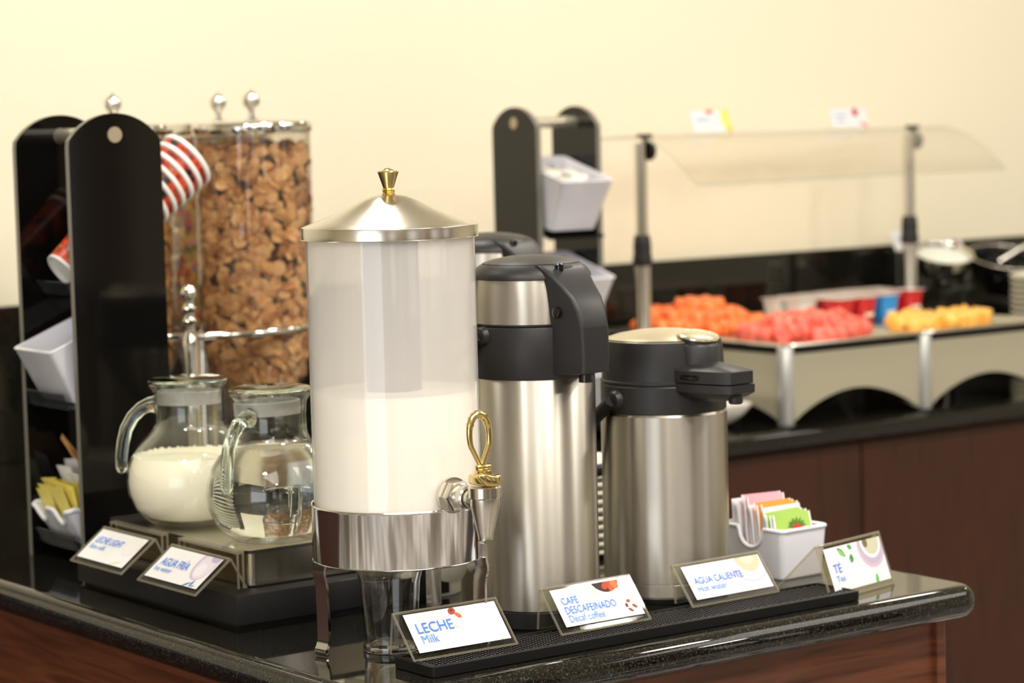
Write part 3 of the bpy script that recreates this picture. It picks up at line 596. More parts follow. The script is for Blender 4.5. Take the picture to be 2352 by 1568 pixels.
def jug(loc, rz, label, content):
    t = thing('glass_jug', label, 'jug', loc, rz, group='glass jugs on the steel tray')
    out = [(0.044, 0.0), (0.050, 0.0015), (0.060, 0.008), (0.0715, 0.022), (0.0790, 0.040), (0.0810, 0.055), (0.0795, 0.070), (0.0735, 0.087), (0.0640, 0.1010), (0.0530, 0.1120), (0.0465, 0.1195), (0.0430, 0.1270), (0.0420, 0.136), (0.0422, 0.155), (0.0435, 0.166), (0.0470, 0.1715), (0.0488, 0.1745), (0.0488, 0.1765), (0.0475, 0.1780)]
    th = 0.0030; inn = []
    for k, (r, z) in enumerate(out):
        if z < 0.005: continue
        inn.append((r-th if z > 0.02 else r-0.0045, z if z > 0.012 else z+0.0))
    inn = [(0.0, 0.0065), (0.040, 0.0070), (0.053, 0.0100)]+[p for p in inn if p[1] > 0.015]
    b = MB(); b.lathe([(0.0, 0.0015), (0.030, 0.0015), (0.040, 0.0)]+out+inn[::-1], 72)
    # weld the grip: open J handle on the neck
    gl = obj('glass_body', b, m_jug, t, 60)
    b = MB(); H = [(0.0415, 0.1500), (0.050, 0.1500), (0.060, 0.1455), (0.071, 0.1350), (0.0795, 0.1200), (0.0840, 0.1030), (0.0865, 0.0860), (0.0870, 0.0720), (0.0868, 0.0665), (0.0866, 0.0640)]
    b.tube([(x, 0, z) for x, z in H], [0.0120, 0.0095, 0.0086, 0.0083, 0.0082, 0.0080, 0.0078, 0.0074, 0.0058, 0.0018], 16); obj('handle', b, m_glass, t, 70)
    # contents
    lvl = 0.0870 if content == 'milk' else 0.1130
    ip = [(0, 0.0067)]+[(r+(0.0002 if content == 'milk' else 0.0004), z) for r, z in inn[1:] if z < lvl]
    r_at = [inn[i] for i in range(len(inn)) if inn[i][1] >= lvl][0]; r0 = ip[-1]
    f = (lvl-r0[1])/(r_at[1]-r0[1]); rl = r0[0]+(r_at[0]-r0[0])*f
    b = MB(); b.lathe(ip+[(rl, lvl), (0, lvl)], 72); obj(content, b, mat('light_milk', (255, 249, 226), 0.35) if content == 'milk' else m_water, t, 50)
    if content == 'milk':
        b = MB(); random.seed(3)
        for k in range(90):
            a = random.uniform(0, 2*pi); rr = rl-0.0012; s = random.uniform(0.0008, 0.0022)
            b.lathe([(0, -s), (s*.8, -s*.5), (s, 0), (s*.8, s*.5), (0, s)], 6, cx=rr*cos(a), cy=rr*sin(a), T=Matrix.Translation((0, 0, lvl+0.0004)))
        fo = obj('foam', b, m_wfoam, t, 60); fo['kind'] = 'stuff'
    # lid: flat glass disc on grey gasket plug
    b = MB(); b.lathe([(0, 0.1785), (0.046, 0.1785), (0.0495, 0.1795), (0.0497, 0.1815), (0.046, 0.1830), (0, 0.1835)], 64); lid = obj('lid', b, m_glass, t, 40)
    b = MB(); b.lathe([(0.0398, 0.1500), (0.0402, 0.1650), (0.0385, 0.1670), (0.0375, 0.1650), (0.0375, 0.1500)], 64, closed=True, T=Matrix.Rotation(radians(2), 4, 'X')); obj('gasket', b, m_gasket, t, 40)
    return t
jug((1.5171, 2.7670, 0.0865), atan2(0.5916, -0.8058), 'glass jug of milk with grey lid seal on the steel tray, behind the other', 'milk')
uj = atan2(-0.8058*0.78-0.5916*(-0.62)*1.0, -0.5916*0.78-0.8058*0.62)
# direction: 39 degrees left of straight towards the photographer
_d = Vector((-1.53, -2.5877, 0)).normalized(); _l = Vector((_d.y, -_d.x, 0)); _h = _d*cos(radians(39))+_l*sin(radians(39))
jug((1.5300, 2.5877, 0.0865), atan2(_h.y, _h.x), 'round glass jug of clear water at the tray corner near the milk dispenser', 'water')

# ================================================================== BLACK ACRYLIC STANDS
def panel_mb(w, h, thk, hole=(0.0, 0.0)):
    """upright panel in the local XZ plane, domed top; x 0..w, y 0..thk"""
    P = [(0, 0), (w, 0), (w, h-0.045)]; R = w*0.60; n = 20
    cx = w/2; cz = h-R
    a0 = math.acos(min(1, (w/2-0.001)/R))
    for k in range(n+1): a = a0+(pi-2*a0)*k/n; P.append((cx+R*cos(a), cz+R*sin(a)))
    P.append((0, h-0.045)); b = MB()
    b.prism(P, 0, thk, mi=0, side=1, T=Matrix(((1, 0, 0, 0), (0, 0, 1, 0), (0, 1, 0, 0), (0, 0, 0, 1)))); return b
def bin_mesh(L=0.145, Wd=0.112, H=0.080, th=0.0035, tp=0.007):
    """open tapered bin; local x = depth (0 is the front rim), y = width, z up; rim at z=H"""
    b = MB()
    def R(i, z, tp): return [(x, y, z) for x, y in rrect(i+tp*1.2, L-i-tp*0.3, i+tp*0.5, Wd-i-tp*0.5, 0.007, 3)]
    b.loft([R(0, 0, tp), R(0, 0.003, tp-0.001), R(0, H-0.003, 0.0), R(-0.0010, H-0.0015, 0), R(-0.0005, H, 0), R(th, H, 0), R(th, H-0.004, 0), R(th, 0.0035, tp)]); return b
def stand(loc, rz, label, w, gap, levels, name='condiment_stand'):
    t = thing(name, label, 'display stand', loc, rz)
    for y in (0, gap):
        pn = obj('side_panel', mesh('p', panel_mb(w, 0.603, 0.0105), [m_acr, m_acre], 20, 0), None, t, loc=(0, y, 0))
        b = MB(); b.lathe([(0, -0.0009), (0.0103, -0.0009), (0.0108, 0.0), (0.0108, 0.0105), (0.0103, 0.0114), (0, 0.0114)], 28, T=Matrix.Translation((w/2, 0, 0.5745)) @ Matrix.Rotation(radians(-90), 4, 'X')); obj('rod_cap', b, mat('cap_satin', (178, 164, 140), 0.4, metal=0.5), pn, 40)
    b = MB(); b.tube([(w/2, 0.011, 0.5745), (w/2, gap, 0.5745)], 0.0105, 24); obj('rod', b, m_champ if False else mat('rod_steel', (216, 210, 190), 0.25, metal=0.8), t, 60)
    for lx, z, an in levels:
        T = Matrix.Translation((lx, 0.0, z)) @ Matrix.Rotation(radians(-an), 4, 'Y')
        b = MB(); b.box(0.012, min(w, (w-lx)/cos(radians(an))), 0.0108, gap-0.0005, -0.004, 0.0, T=T); obj('shelf', b, m_acr, t, 0)
        b = MB(); b.box(-0.0050, -0.0025, 0.030, gap-0.018, -0.004, 0.020, T=T); b.box(-0.0025, 0.012, 0.011, gap-0.001, -0.004, -0.001, T=T); obj('clear_lip', b, m_smoke, t, 0, bevel=0.001)
    return t
S1X, S1Y, GAP = 1.480, 2.997, 0.1600
stand((S1X, S1Y, 0), 0, 'tall black acrylic stand with cups and sweeteners at the far left', 0.1360, GAP, ((0.0290, 0.3660, 36.9), (1.4525-1.48+0.080*sin(radians(22)), 0.2905-0.080*cos(radians(22))-0.0005, 22), (1.4705-1.48+0.052*sin(radians(22)), 0.0735-0.052*cos(radians(22))-0.0005, 22)))
def place_bin(me, T, label, grp, name='storage_bin', cat='bin'):
    o = obj(name, me, None); o.matrix_world = T; return tag(o, label, cat, grp)
bm_ = mesh('storage_bin', bin_mesh(), m_white, 40)
TB = Matrix.Translation((1.4525, 3.0215, 0.2905)) @ Matrix.Rotation(radians(-22), 4, 'Y') @ Matrix.Translation((0, 0, -0.080))
place_bin(bm_, TB, 'empty white tilted bin on the middle level of the left stand', None)
# sweetener basket with scalloped rim and a divider
def basket():
    b = MB(); N = 64; Wd, L, H, th = 0.112, 0.110, 0.052, 0.003
    per = rrect(0, L, 0, Wd, 0.008, 3)
    P = []
    for i in range(len(per)):
        a = Vector(per[i]); c = Vector(per[(i+1) % len(per)]); k = max(1, int((c-a).length/0.004))
        for q in range(k): P.append(a+(c-a)*q/k)
    def zt(p):
        if p.x < 0.004 or p.x > L-0.004: u = (p.y/Wd*2) % 1.0; return H-0.020*max(0, 1-abs((u-0.5)/0.30)**2.2)
        u = (p.x/L*2) % 1.0; return H-0.010*max(0, 1-abs((u-0.5)/0.30)**2.2)
    cx, cy = L/2, Wd/2; n = len(P)
    sc = lambda p, s, z: (cx+(p.x-cx)*s+0.006*(1-s)*10*0, cy+(p.y-cy)*s, z)
    rings = [[sc(p, 0.84, 0.0) for p in P], [sc(p, 0.86, 0.003) for p in P], [sc(p, 1.0, zt(p)) for p in P], [sc(p, 0.945, zt(p)) for p in P], [sc(p, 0.80, 0.004) for p in P]]
    b.loft(rings); rim = [sc(p, 0.985, zt(p)+0.0008) for p in P]; b.tube(rim, 0.0034, 8, loop=True)
    b.box(0.02, L-0.02, Wd/2-0.0012, Wd/2+0.0012, 0.004, H-0.014)
    return mesh('sweetener_basket', b, m_white, 50)
TK = Matrix.Translation((1.4705, 3.0230, 0.0735)) @ Matrix.Rotation(radians(-22), 4, 'Y') @ Matrix.Translation((0, 0, -0.052))
place_bin(basket(), TK, 'white basket with scalloped rim full of sweetener packets, bottom of left stand', None, 'sweetener_basket', 'basket')
sm = {k: packet_mesh(0.040, 0.062, 0.003, 'sweetener_packet', [m, m2], 0.003) for k, m, m2 in (('y', m_py, m_py), ('w', m_pw, m_pw))}
kb = packet_mesh(0.042, 0.110, 0.005, 'sugar_packet', [m_pbr, m_pbr], 0.003)
random.seed(5)
for k in range(28):
    row, c = divmod(k, 2); kind = 'w' if row in (6, 7, 8, 9, 10) else 'y'
    o = obj('sweetener_packet', sm[kind], None); lean = radians(random.uniform(-6, 6))
    o.matrix_world = TK @ Matrix.Translation((0.011+row*0.0062, 0.030+c*0.052+random.uniform(-.004, .004), 0.012+random.uniform(-.002, .010)+(0.012 if kind == 'w' else 0))) @ Matrix.Rotation(radians(90), 4, 'Z') @ Matrix.Rotation(lean, 4, 'X') @ Matrix.Rotation(radians(random.uniform(-7, 7)), 4, 'Y')
    tag(o, ('yellow' if kind == 'y' else 'white')+' sweetener packet in the scalloped basket of the left stand', 'sweetener packet', 'sweetener packets in the basket')
for k, (px_, py_, a) in enumerate(((0.082, 0.046, -4), (0.092, 0.022, 5), (0.088, 0.078, 8))):
    o = obj('sugar_packet', kb, None); o.matrix_world = TK @ Matrix.Translation((px_, py_, 0.014)) @ Matrix.Rotation(radians(62), 4, 'Z') @ Matrix.Rotation(radians(-12), 4, 'X') @ Matrix.Rotation(radians(a), 4, 'Y')
    tag(o, 'long brown sugar packet sticking out above the sweetener packets', 'sugar packet', 'brown sugar packets at the back of the basket')

# paper cups, nested in one tilted row
m_cup = mat('printed_cup_paper', (190, 54, 34), 0.4, coat=0.1)
x_, mp_ = noise_col(m_cup, 38, ((20, 14, 12), (40, 18, 14), (190, 52, 26), (222, 84, 36), (150, 40, 24), (236, 140, 80)), detail=3, lo=0.34, hi=0.70)
m_cupw = mat('cup_white', (244, 242, 238), 0.4)
b = MB()
b.lathe([(0.0, 0.006), (0.0270, 0.006), (0.0275, 0.0), (0.0290, 0.0), (0.0292, 0.004)], 48, 1)
b.lathe([(0.0292, 0.004), (0.0405, 0.1060)], 48, 0)
b.lathe([(0.0405, 0.1050), (0.0405, 0.1055), (0.0430, 0.1060), (0.0434, 0.1095), (0.0424, 0.1120), (0.0400, 0.1125), (0.0385, 0.1100), (0.0278, 0.008), (0, 0.008)], 48, 1)
cupm = mesh('paper_cup', b, [m_cup, m_cupw], 30)
A0 = Vector((1.5070, 3.0830, 0.3910)); ax = Vector((0.193, 0, 0.145)).normalized()
Q = ax.to_track_quat('Z', 'Y').to_matrix().to_4x4()
for k in range(9):
    o = obj('paper_cup', cupm, None)
    o.matrix_world = Matrix.Translation(A0+ax*0.0168*k) @ Q @ Matrix.Rotation(k*1.3, 4, 'Z')
    lab = 'red paper cup nested in the tilted row on the left stand'
    if 0 < k < 8: lab = 'red paper cup, %s from the outer end of the nested row on the left stand' % ('', 'eighth', 'seventh', 'sixth', 'fifth', 'fourth', 'third', 'second')[k]
    if k == 0: lab = 'red paper cup at the lower left end of the nested row, its white base showing'
    if k == 8: lab = 'outermost red paper cup, its white rim nearest the cereal dispenser'
    tag(o, lab, 'paper cup', 'nested paper cups in the left stand')
s2 = stand((2.664, 3.690, 0), -pi/2, 'black acrylic stand with white bins behind the tall airpots', 0.1320, 0.1350, (), 'bin_stand')
bm2 = mesh('storage_bin', bin_mesh(0.150, 0.114, 0.098, tp=0.016), m_white, 40)
for k, z in enumerate((0.470, 0.297, 0.124)):
    T = Matrix.Translation((2.6770, 3.5000, z)) @ Matrix.Rotation(pi/2, 4, 'Z') @ Matrix.Translation((0, -0.114, 0)) @ Matrix.Rotation(radians(-17), 4, 'Y') @ Matrix.Translation((0, 0, -0.098))
    place_bin(bm2, T, ('upper white bin holding creamer cups, on the stand behind the airpots', 'middle white bin on the stand behind the airpots', 'lowest white bin glimpsed between the airpots')[k], None)
    T2 = Matrix.Translation((2.6755, 3.520, z-0.105)) @ Matrix.Rotation(pi/2, 4, 'Z')
    b = MB(); TT = Matrix.Rotation(radians(-17), 4, 'Y'); b.box(0.02, 0.15, -0.123, 0.0, -0.004, 0.0, T=TT)
    for i, v in enumerate(b.v):
        w_ = Vector(v); wp = T2 @ w_; b.v[i] = tuple(s2.matrix_basis.inverted() @ wp) if False else tuple((Matrix.Translation((2.664, 3.690, 0)) @ Matrix.Rotation(-pi/2, 4, 'Z')).inverted() @ wp)
    obj('shelf', b, m_acr, s2, 0)
T0 = Matrix.Translation((2.6770, 3.5000, 0.470)) @ Matrix.Rotation(pi/2, 4, 'Z') @ Matrix.Translation((0, -0.114, 0)) @ Matrix.Rotation(radians(-17), 4, 'Y') @ Matrix.Translation((0, 0, -0.098))
b = MB(); b.lathe([(0, 0), (0.011, 0), (0.0145, 0.018), (0.0165, 0.0185), (0.0165, 0.0195), (0, 0.0197)], 16); crm = mesh('creamer_cup', b, m_whitec, 40)
random.seed(9)
for i in range(4):
    for j in range(3):
        o = obj('creamer_cup', crm, None); o.matrix_world = T0 @ Matrix.Translation((0.026+i*0.033, 0.026+j*0.035, 0.062+random.uniform(-.002, .006))) @ Matrix.Rotation(random.uniform(-.3, .3), 4, 'X')
        tag(o, 'small white creamer cup lying in the upper bin behind the airpots', 'creamer', 'creamer cups in the upper bin')

# ================================================================== CEREAL DISPENSER
cd = thing('cereal_dispenser', 'triple clear cereal dispenser with chrome lids and ball knobs', 'cereal dispenser', (1.9300, 3.4250, 0))
CAN = [(1.9910-1.93, 3.3950-3.425, 0.0907), (2.0480-1.93, 3.5990-3.425, 0.088), (1.8180-1.93, 3.5230-3.425, 0.088)]
ZT = 0.578
for k, (x, y, r) in enumerate(CAN):
    b = MB(); b.lathe([(r, ZT), (r, 0.240), (r*0.9, 0.205), (r*0.62, 0.165), (r*0.60, 0.135), (r*0.58, 0.135), (r*0.60, 0.166), (r*0.87, 0.207), (r-0.003, 0.241), (r-0.003, ZT)], 64, closed=True); obj('canister', b, m_clear, cd, 40, loc=(x, y, 0))
    b = MB(); b.lathe([(0, ZT+0.0135), (r*0.5, ZT+0.0132), (r-0.004, ZT+0.0110), (r+0.0015, ZT+0.0085), (r+0.0032, ZT+0.004), (r+0.0032, ZT-0.004), (r+0.0015, ZT-0.0080), (r+0.0005, ZT-0.0085), (0, ZT-0.003)], 64); lid = obj('lid', b, m_chrome, cd, 25, loc=(x, y, 0))
    b = MB(); z0 = ZT+0.0125; b.lathe([(0, z0), (0.012, z0), (0.012, z0+0.002), (0.0055, z0+0.004), (0.0045, z0+0.012), (0.0058, z0+0.017), (0.010, z0+0.020), (0.0140, z0+0.028), (0.0140, z0+0.034), (0.0105, z0+0.040), (0.005, z0+0.043), (0.003, z0+0.0445), (0.003, z0+0.047), (0, z0+0.048)], 28); obj('knob', b, m_chrome, lid, 40)
b = MB(); b.lathe([(0, 0.2665), (0.176, 0.2665), (0.1785, 0.268), (0.180, 0.2715), (0.1785, 0.2745), (0.176, 0.2755), (0.150, 0.2735), (0, 0.2735)], 96)
# shelf ring is a chrome disc pierced for the canisters: build as annulus rim plus spokes
b = MB(); b.lathe([(0.168, 0.2640), (0.1785, 0.2640), (0.1815, 0.2675), (0.1815, 0.2715), (0.1785, 0.2745), (0.168, 0.2745)], 96, closed=True, cx=-0.005, cy=0.035); obj('shelf_ring', b, m_chrome, cd, 50)
b = MB()
for a in (20, 140, 260): b.box(0.0, 0.176, -0.006, 0.006, 0.2665, 0.2705, T=Matrix.Translation((-0.005, 0.035, 0)) @ Matrix.Rotation(radians(a), 4, 'Z'))
obj('shelf_arms', b, m_chrome, cd, 0)
b = MB(); px_, py_ = 1.7810-1.93, 3.2150-3.425+0.02
b = MB(); b.lathe([(0, 0.0), (0.012, 0.0), (0.012, 0.262), (0.010, 0.275), (0.0075, 0.280), (0.0075, 0.296), (0.0105, 0.300), (0.0075, 0.304), (0.0072, 0.312), (0.011, 0.318), (0.0072, 0.323), (0.0075, 0.330), (0.0118, 0.337), (0.0118, 0.343), (0.008, 0.350), (0.003, 0.353), (0, 0.3535)], 28, cx=px_, cy=py_); obj('front_post', b, m_chrome, cd, 40)
b = MB(); b.lathe([(0, 0), (0.165, 0.0), (0.168, 0.004), (0.160, 0.012), (0.030, 0.020), (0.016, 0.030), (0.016, 0.2655), (0, 0.2655)], 64, cy=0.035); obj('base', b, m_chrome, cd, 30)
for k, (x, y, r) in enumerate(CAN):
    dr = Vector((-0.60, -0.80, 0)) if k < 2 else Vector((-0.9, -0.43, 0)); b = MB(); c = Vector((x, y, 0.150)); e = c+dr*(r*0.62)
    b.tube([c, e+dr*0.030], 0.005, 12); wv = Vector((0.80, -0.60, 0))
    b.loft([[tuple(e+dr*d_+wv*u*sc+Vector((0, 0, h))) for u, h in ((-0.030, 0.006), (-0.010, 0.009), (0.010, 0.009), (0.030, 0.012), (0.036, 0.020), (0.010, -0.004), (-0.010, -0.006), (-0.034, -0.010))] for d_, sc in ((0.022, 0.9), (0.030, 1.0), (0.036, 0.85))])
    obj('dispensing_handle', b, mat('smoky_plastic', (120, 104, 84), 0.15), cd, 50)
    b = MB(); b.lathe([(r*0.62, 0.110), (r*0.66, 0.114), (r*0.66, 0.190), (r*0.60, 0.196), (0, 0.196), (0, 0.110)], 40, cx=x, cy=y); obj('portion_chamber', b, m_clear, cd, 40)
# flakes and loops
random.seed(11)
m_fl = [mat('flake_light', (232, 184, 130), 0.7), mat('flake_mid', (218, 164, 110), 0.7), mat('flake_dark', (178, 120, 76), 0.75), mat('flake_gap', (92, 60, 42), 0.8)]
def flakes(cx, cy, r, z0, z1, n):
    b = MB()
    for k in range(n):
        a = random.uniform(0, 2*pi); z = random.uniform(z0, z1); rr = r-0.004-abs(random.gauss(0, 0.0035)); s = random.uniform(0.009, 0.0155)
        if z < 0.24: rr *= 1-0.45*((0.24-z)/0.075)
        c = Vector((rr*cos(a), rr*sin(a), z)); nrm = Vector((cos(a), sin(a), 0))
        q = (nrm+Vector([random.gauss(0, 0.34) for _ in range(3)])).normalized().to_track_quat('Z', 'Y').to_matrix().to_4x4(); q = Matrix.Translation(c) @ q @ Matrix.Rotation(random.uniform(0, 6), 4, 'Z')
        m_ = random.choice((0, 0, 1, 1, 2)); N = 7; vs = [(0, 0, 0.002)]+[(s*random.uniform(.75, 1.1)*cos(2*pi*i/N), s*0.85*random.uniform(.75, 1.1)*sin(2*pi*i/N), random.uniform(-.0025, .001)) for i in range(N)]
        b.add(vs, [(0, 1+i, 1+(i+1) % N) for i in range(N)], m_, T=q)
    for k in range(n//8):   # the heaped top
        a = random.uniform(0, 2*pi); rr = (r-0.006)*sqrt(random.random()); s = random.uniform(0.008, 0.012); N = 7
        q = Matrix.Translation((rr*cos(a), rr*sin(a), z1-0.002+0.006*sin(a*2+1)+random.uniform(-.004, .003))) @ Matrix.Rotation(random.gauss(0, .5), 4, 'X') @ Matrix.Rotation(random.gauss(0, .5), 4, 'Y')
        b.add([(0, 0, .002)]+[(s*cos(2*pi*i/N), s*sin(2*pi*i/N), random.uniform(-.002, .001)) for i in range(N)], [(0, 1+i, 1+(i+1) % N) for i in range(N)], random.choice((0, 1)), T=q)
    b.lathe([(0, 0.17), (r*0.5, 0.17), (r-0.015, 0.245), (r-0.015, z1-0.012), (0, z1-0.008)], 32, 3)  # dark core: the shade between flakes is put into its colour
    return b
def heap(name, b, mats, label, cat, loc):
    o = obj(name, b, mats, None, 0, loc=loc); return tag(o, label, cat, None, 'stuff')
heap('cereal_flakes', flakes(0, 0, 0.0875, 0.170, 0.5480, 1700), m_fl, 'brown cereal flakes filling the front right canister', 'cereal', (1.991, 3.395, 0))
heap('cereal_flakes', flakes(0, 0, 0.0850, 0.180, 0.5600, 900), [mat('golden_flake', (214, 158, 80), 0.7), m_fl[0], m_fl[1], mat('golden_gap', (170, 112, 52), 0.8)], 'golden cereal filling the canister behind the black stand', 'cereal', (1.818, 3.523, 0))
loops_m = [mat('loop_%s' % n, c, 0.75) for n, c in (('pink', (246, 170, 186)), ('orange', (255, 178, 112)), ('purple', (180, 136, 200)), ('green', (188, 216, 138)), ('blue', (156, 186, 206)), ('yellow', (246, 220, 150)), ('red', (240, 116, 110)))]
b = MB()
for k in range(950):
    a = random.uniform(0, 2*pi); z = random.uniform(0.17, 0.562); rr = 0.085-0.008-abs(random.gauss(0, 0.003))
    if z < 0.24: rr *= 1-0.45*((0.24-z)/0.075)
    q = Matrix.Translation((rr*cos(a), rr*sin(a), z)) @ (Vector((cos(a), sin(a), 0))+Vector([random.gauss(0, 0.6) for _ in range(3)])).normalized().to_track_quat('Z', 'Y').to_matrix().to_4x4()
    vs = []; fs = []
    for i in range(8):
        for j in range(4): t, p = 2*pi*i/8, 2*pi*j/4; vs.append(((0.0055+0.0028*cos(p))*cos(t), (0.0055+0.0028*cos(p))*sin(t), 0.0028*sin(p)))
    for i in range(8):
        for j in range(4): fs.append((i*4+j, ((i+1) % 8)*4+j, ((i+1) % 8)*4+(j+1) % 4, i*4+(j+1) % 4))
    b.add(vs, fs, random.randrange(7), T=q)
b.lathe([(0, 0.17), (0.04, 0.17), (0.072, 0.245), (0.072, 0.565), (0, 0.568)], 32, 5)
heap('cereal_loops', b, loops_m, 'multicoloured cereal rings in the rear canister, seen between black stand and flakes', 'cereal', (2.048, 3.599, 0))

# ================================================================== SMALL WHITEWARE ON THE ISLAND
wp = thing('ceramic_creamer', 'cream ceramic lugged pot standing behind the milk dispenser legs', 'pot', (1.7300, 2.5450, 0))
b = MB(); b.lathe([(0, 0.0), (0.0320, 0.0), (0.0335, 0.002), (0.0335, 0.012), (0.0350, 0.016), (0.0420, 0.026), (0.0440, 0.040), (0.0430, 0.060), (0.0385, 0.078), (0.0330, 0.088), (0.0330, 0.094), (0.0300, 0.094), (0.0300, 0.086), (0.040, 0.060), (0.040, 0.036), (0, 0.012)], 48); obj('body', b, m_cream, wp, 50)
b = MB(); b.tube([(0.040*0.8+0.0, -0.040*0.6, 0.034), (0.050*0.8, -0.050*0.6, 0.040), (0.054*0.8, -0.054*0.6, 0.046)], [0.012, 0.011, 0.008], 14); obj('lug_handle', b, m_cream, wp, 60)
b = MB(); b.lathe([(0, 0), (0.055, 0), (0.070, 0.004), (0.100, 0.0060), (0.1018, 0.0075), (0.1018, 0.0098), (0.1000, 0.0112), (0.096, 0.0108), (0.070, 0.0075), (0.05, 0.004), (0, 0.004)], 56); platem = mesh('plate', b, m_plate, 40)
def plates(n, loc, dz, label, grp, sc=1.0, cat='plate'):
    for k in range(n):
        o = obj('plate', platem, None, loc=(loc[0]+random.uniform(-.001, .001), loc[1]+random.uniform(-.001, .001), loc[2]+k*dz)); o.scale = (sc, sc, 1)
        tag(o, label if k < n-1 else label.replace('plate in', 'top plate of'), cat, grp)
plates(11, (2.0350, 2.6500, 0.0005), 0.0113, 'white plate in the stack hidden behind the two front airpots', 'plates stacked behind the airpots', 0.75)
plates(19, (1.8560, 2.8100, 0.0005), 0.0113, 'white plate in the tall stack behind the water jug', 'plates stacked behind the jugs', 0.80)

# ================================================================== BACK COUNTER: COLD TRAYS
def cold_unit(x0, y0, label, first):
    t = thing('cold_display', label, 'cold display', (x0, y0, 0)); Wx, Dy, Z = 0.3600, 0.5500, 0.1480
    posts = [(0, 0), (Wx, 0), (0, Dy), (Wx, Dy)] if first else [(Wx, 0), (Wx, Dy)]
    for px, py in posts:
        b = MB(); b.lathe([(0, 0.0), (0.014, 0.0), (0.0155, 0.002), (0.0155, Z-0.002), (0.014, Z), (0, Z)], 28, cx=px, cy=py); obj('corner_post', b, m_alu, t, 40)
        b = MB(); b.lathe([(0, -0.0001), (0.0165, -0.0001), (0.0165, 0.0035), (0.0, 0.0035)], 28, cx=px, cy=py); obj('foot_pad', b, m_dark, t, 40)
    def arch(L): 
        P = [(0.012, 0.006), (0.012+0.012, 0.012)]
        for k in range(25): u = k/24; P.append((0.030+(L-0.060)*u, 0.016+0.044*sin(pi*u)**0.85))
        P += [(L-0.024, 0.012), (L-0.012, 0.006), (L-0.012, Z-0.014), (0.012, Z-0.014)]; return P
    def pan(L, T):
        b = MB(); P = arch(L); n = len(P); top = [(x, Z-0.014) for x, z in P]
        vs = []; fs = []
        for y in (0.0, 0.004):
            for (x, z) in P[:-2]: vs.append((x, y, z)); vs.append((x, y, Z-0.014))
        m = (n-2)*2
        for s in (0, 1):
            for k in range(n-3): a = s*m+k*2; fs.append((a, a+2, a+3, a+1))
        for k in range(n-3): fs.append((k*2, k*2+2, m+k*2+2, m+k*2))
        b.add(vs, fs, 0, T); return b
    obj('front_panel', pan(Wx, Matrix.Translation((0, -0.002, 0))), m_panel, t, 0)
    obj('back_panel', pan(Wx, Matrix.Translation((0, Dy-0.002, 0))), m_panel, t, 0)
    if first: obj('side_panel', pan(Dy, Matrix.Rotation(radians(90), 4, 'Z') @ Matrix.Translation((0, -0.002, 0))), m_panel, t, 0)
    obj('side_panel', pan(Dy, Matrix.Translation((Wx, 0, 0)) @ Matrix.Rotation(radians(90), 4, 'Z') @ Matrix.Translation((0, -0.002, 0))), m_panel, t, 0)
    b = MB(); b.box(0.006, Wx-0.006, 0.006, Dy-0.006, Z-0.014, Z-0.003); obj('cooling_pack', b, m_dark, t, 0)  # dark slab stands for the dark gap and gasket line under the rim
    p = MB()
    def R(i, z, r=0.02): return [(x, y, z) for x, y in rrect(i+0.0005, Wx-0.0005-i, -0.010+i, Dy+0.010-i, r, 4)]
    p.loft([R(0.012, Z-0.003), R(0.001, Z+0.001), R(0, Z+0.003), R(0.001, Z+0.006), R(0.006, Z+0.007), R(0.026, Z+0.006), R(0.034, Z+0.001)]); obj('steel_tray', p, m_satin, t, 40)
    return t
cold_unit(3.1360, 3.4360, 'silver arched display with steel tray of papaya and watermelon', True)
cold_unit(3.4960, 3.4360, 'silver arched display with steel tray of melon and yogurts, right end', False)

def chunk(seed, sx, sy, sz, rnd=0.3, n=3, amp=0.15):
    bmh = bmesh.new(); bmesh.ops.create_cube(bmh, size=1.0); bmesh.ops.subdivide_edges(bmh, edges=bmh.edges[:], cuts=n-1, use_grid_fill=True)
    me = bpy.data.meshes.new('chunk')
    for v in bmh.verts:
        d = v.co.normalized()*0.56; c = v.co.lerp(d, rnd); c += c.normalized()*(noise.noise(c*3.1+Vector((seed*7.7, seed, 0)))*amp)
        v.co = Vector((c.x*sx, c.y*sy, c.z*sz))
    bmh.to_mesh(me); bmh.free(); me.shade_smooth(); return me
m_pap = mat('papaya_flesh', (255, 128, 60), 0.28, coat=0.25, sss=0.2); noise_col(m_pap, 30, ((255, 104, 44), (255, 150, 76)), lo=0.35, hi=0.65)
m_wm = mat('watermelon_flesh', (250, 104, 86), 0.3, coat=0.25, sss=0.2); noise_col(m_wm, 34, ((240, 78, 64), (252, 134, 112)), lo=0.35, hi=0.65)
m_can = mat('cantaloupe_flesh', (255, 190, 84), 0.3, coat=0.25, sss=0.2)
random.seed(21)
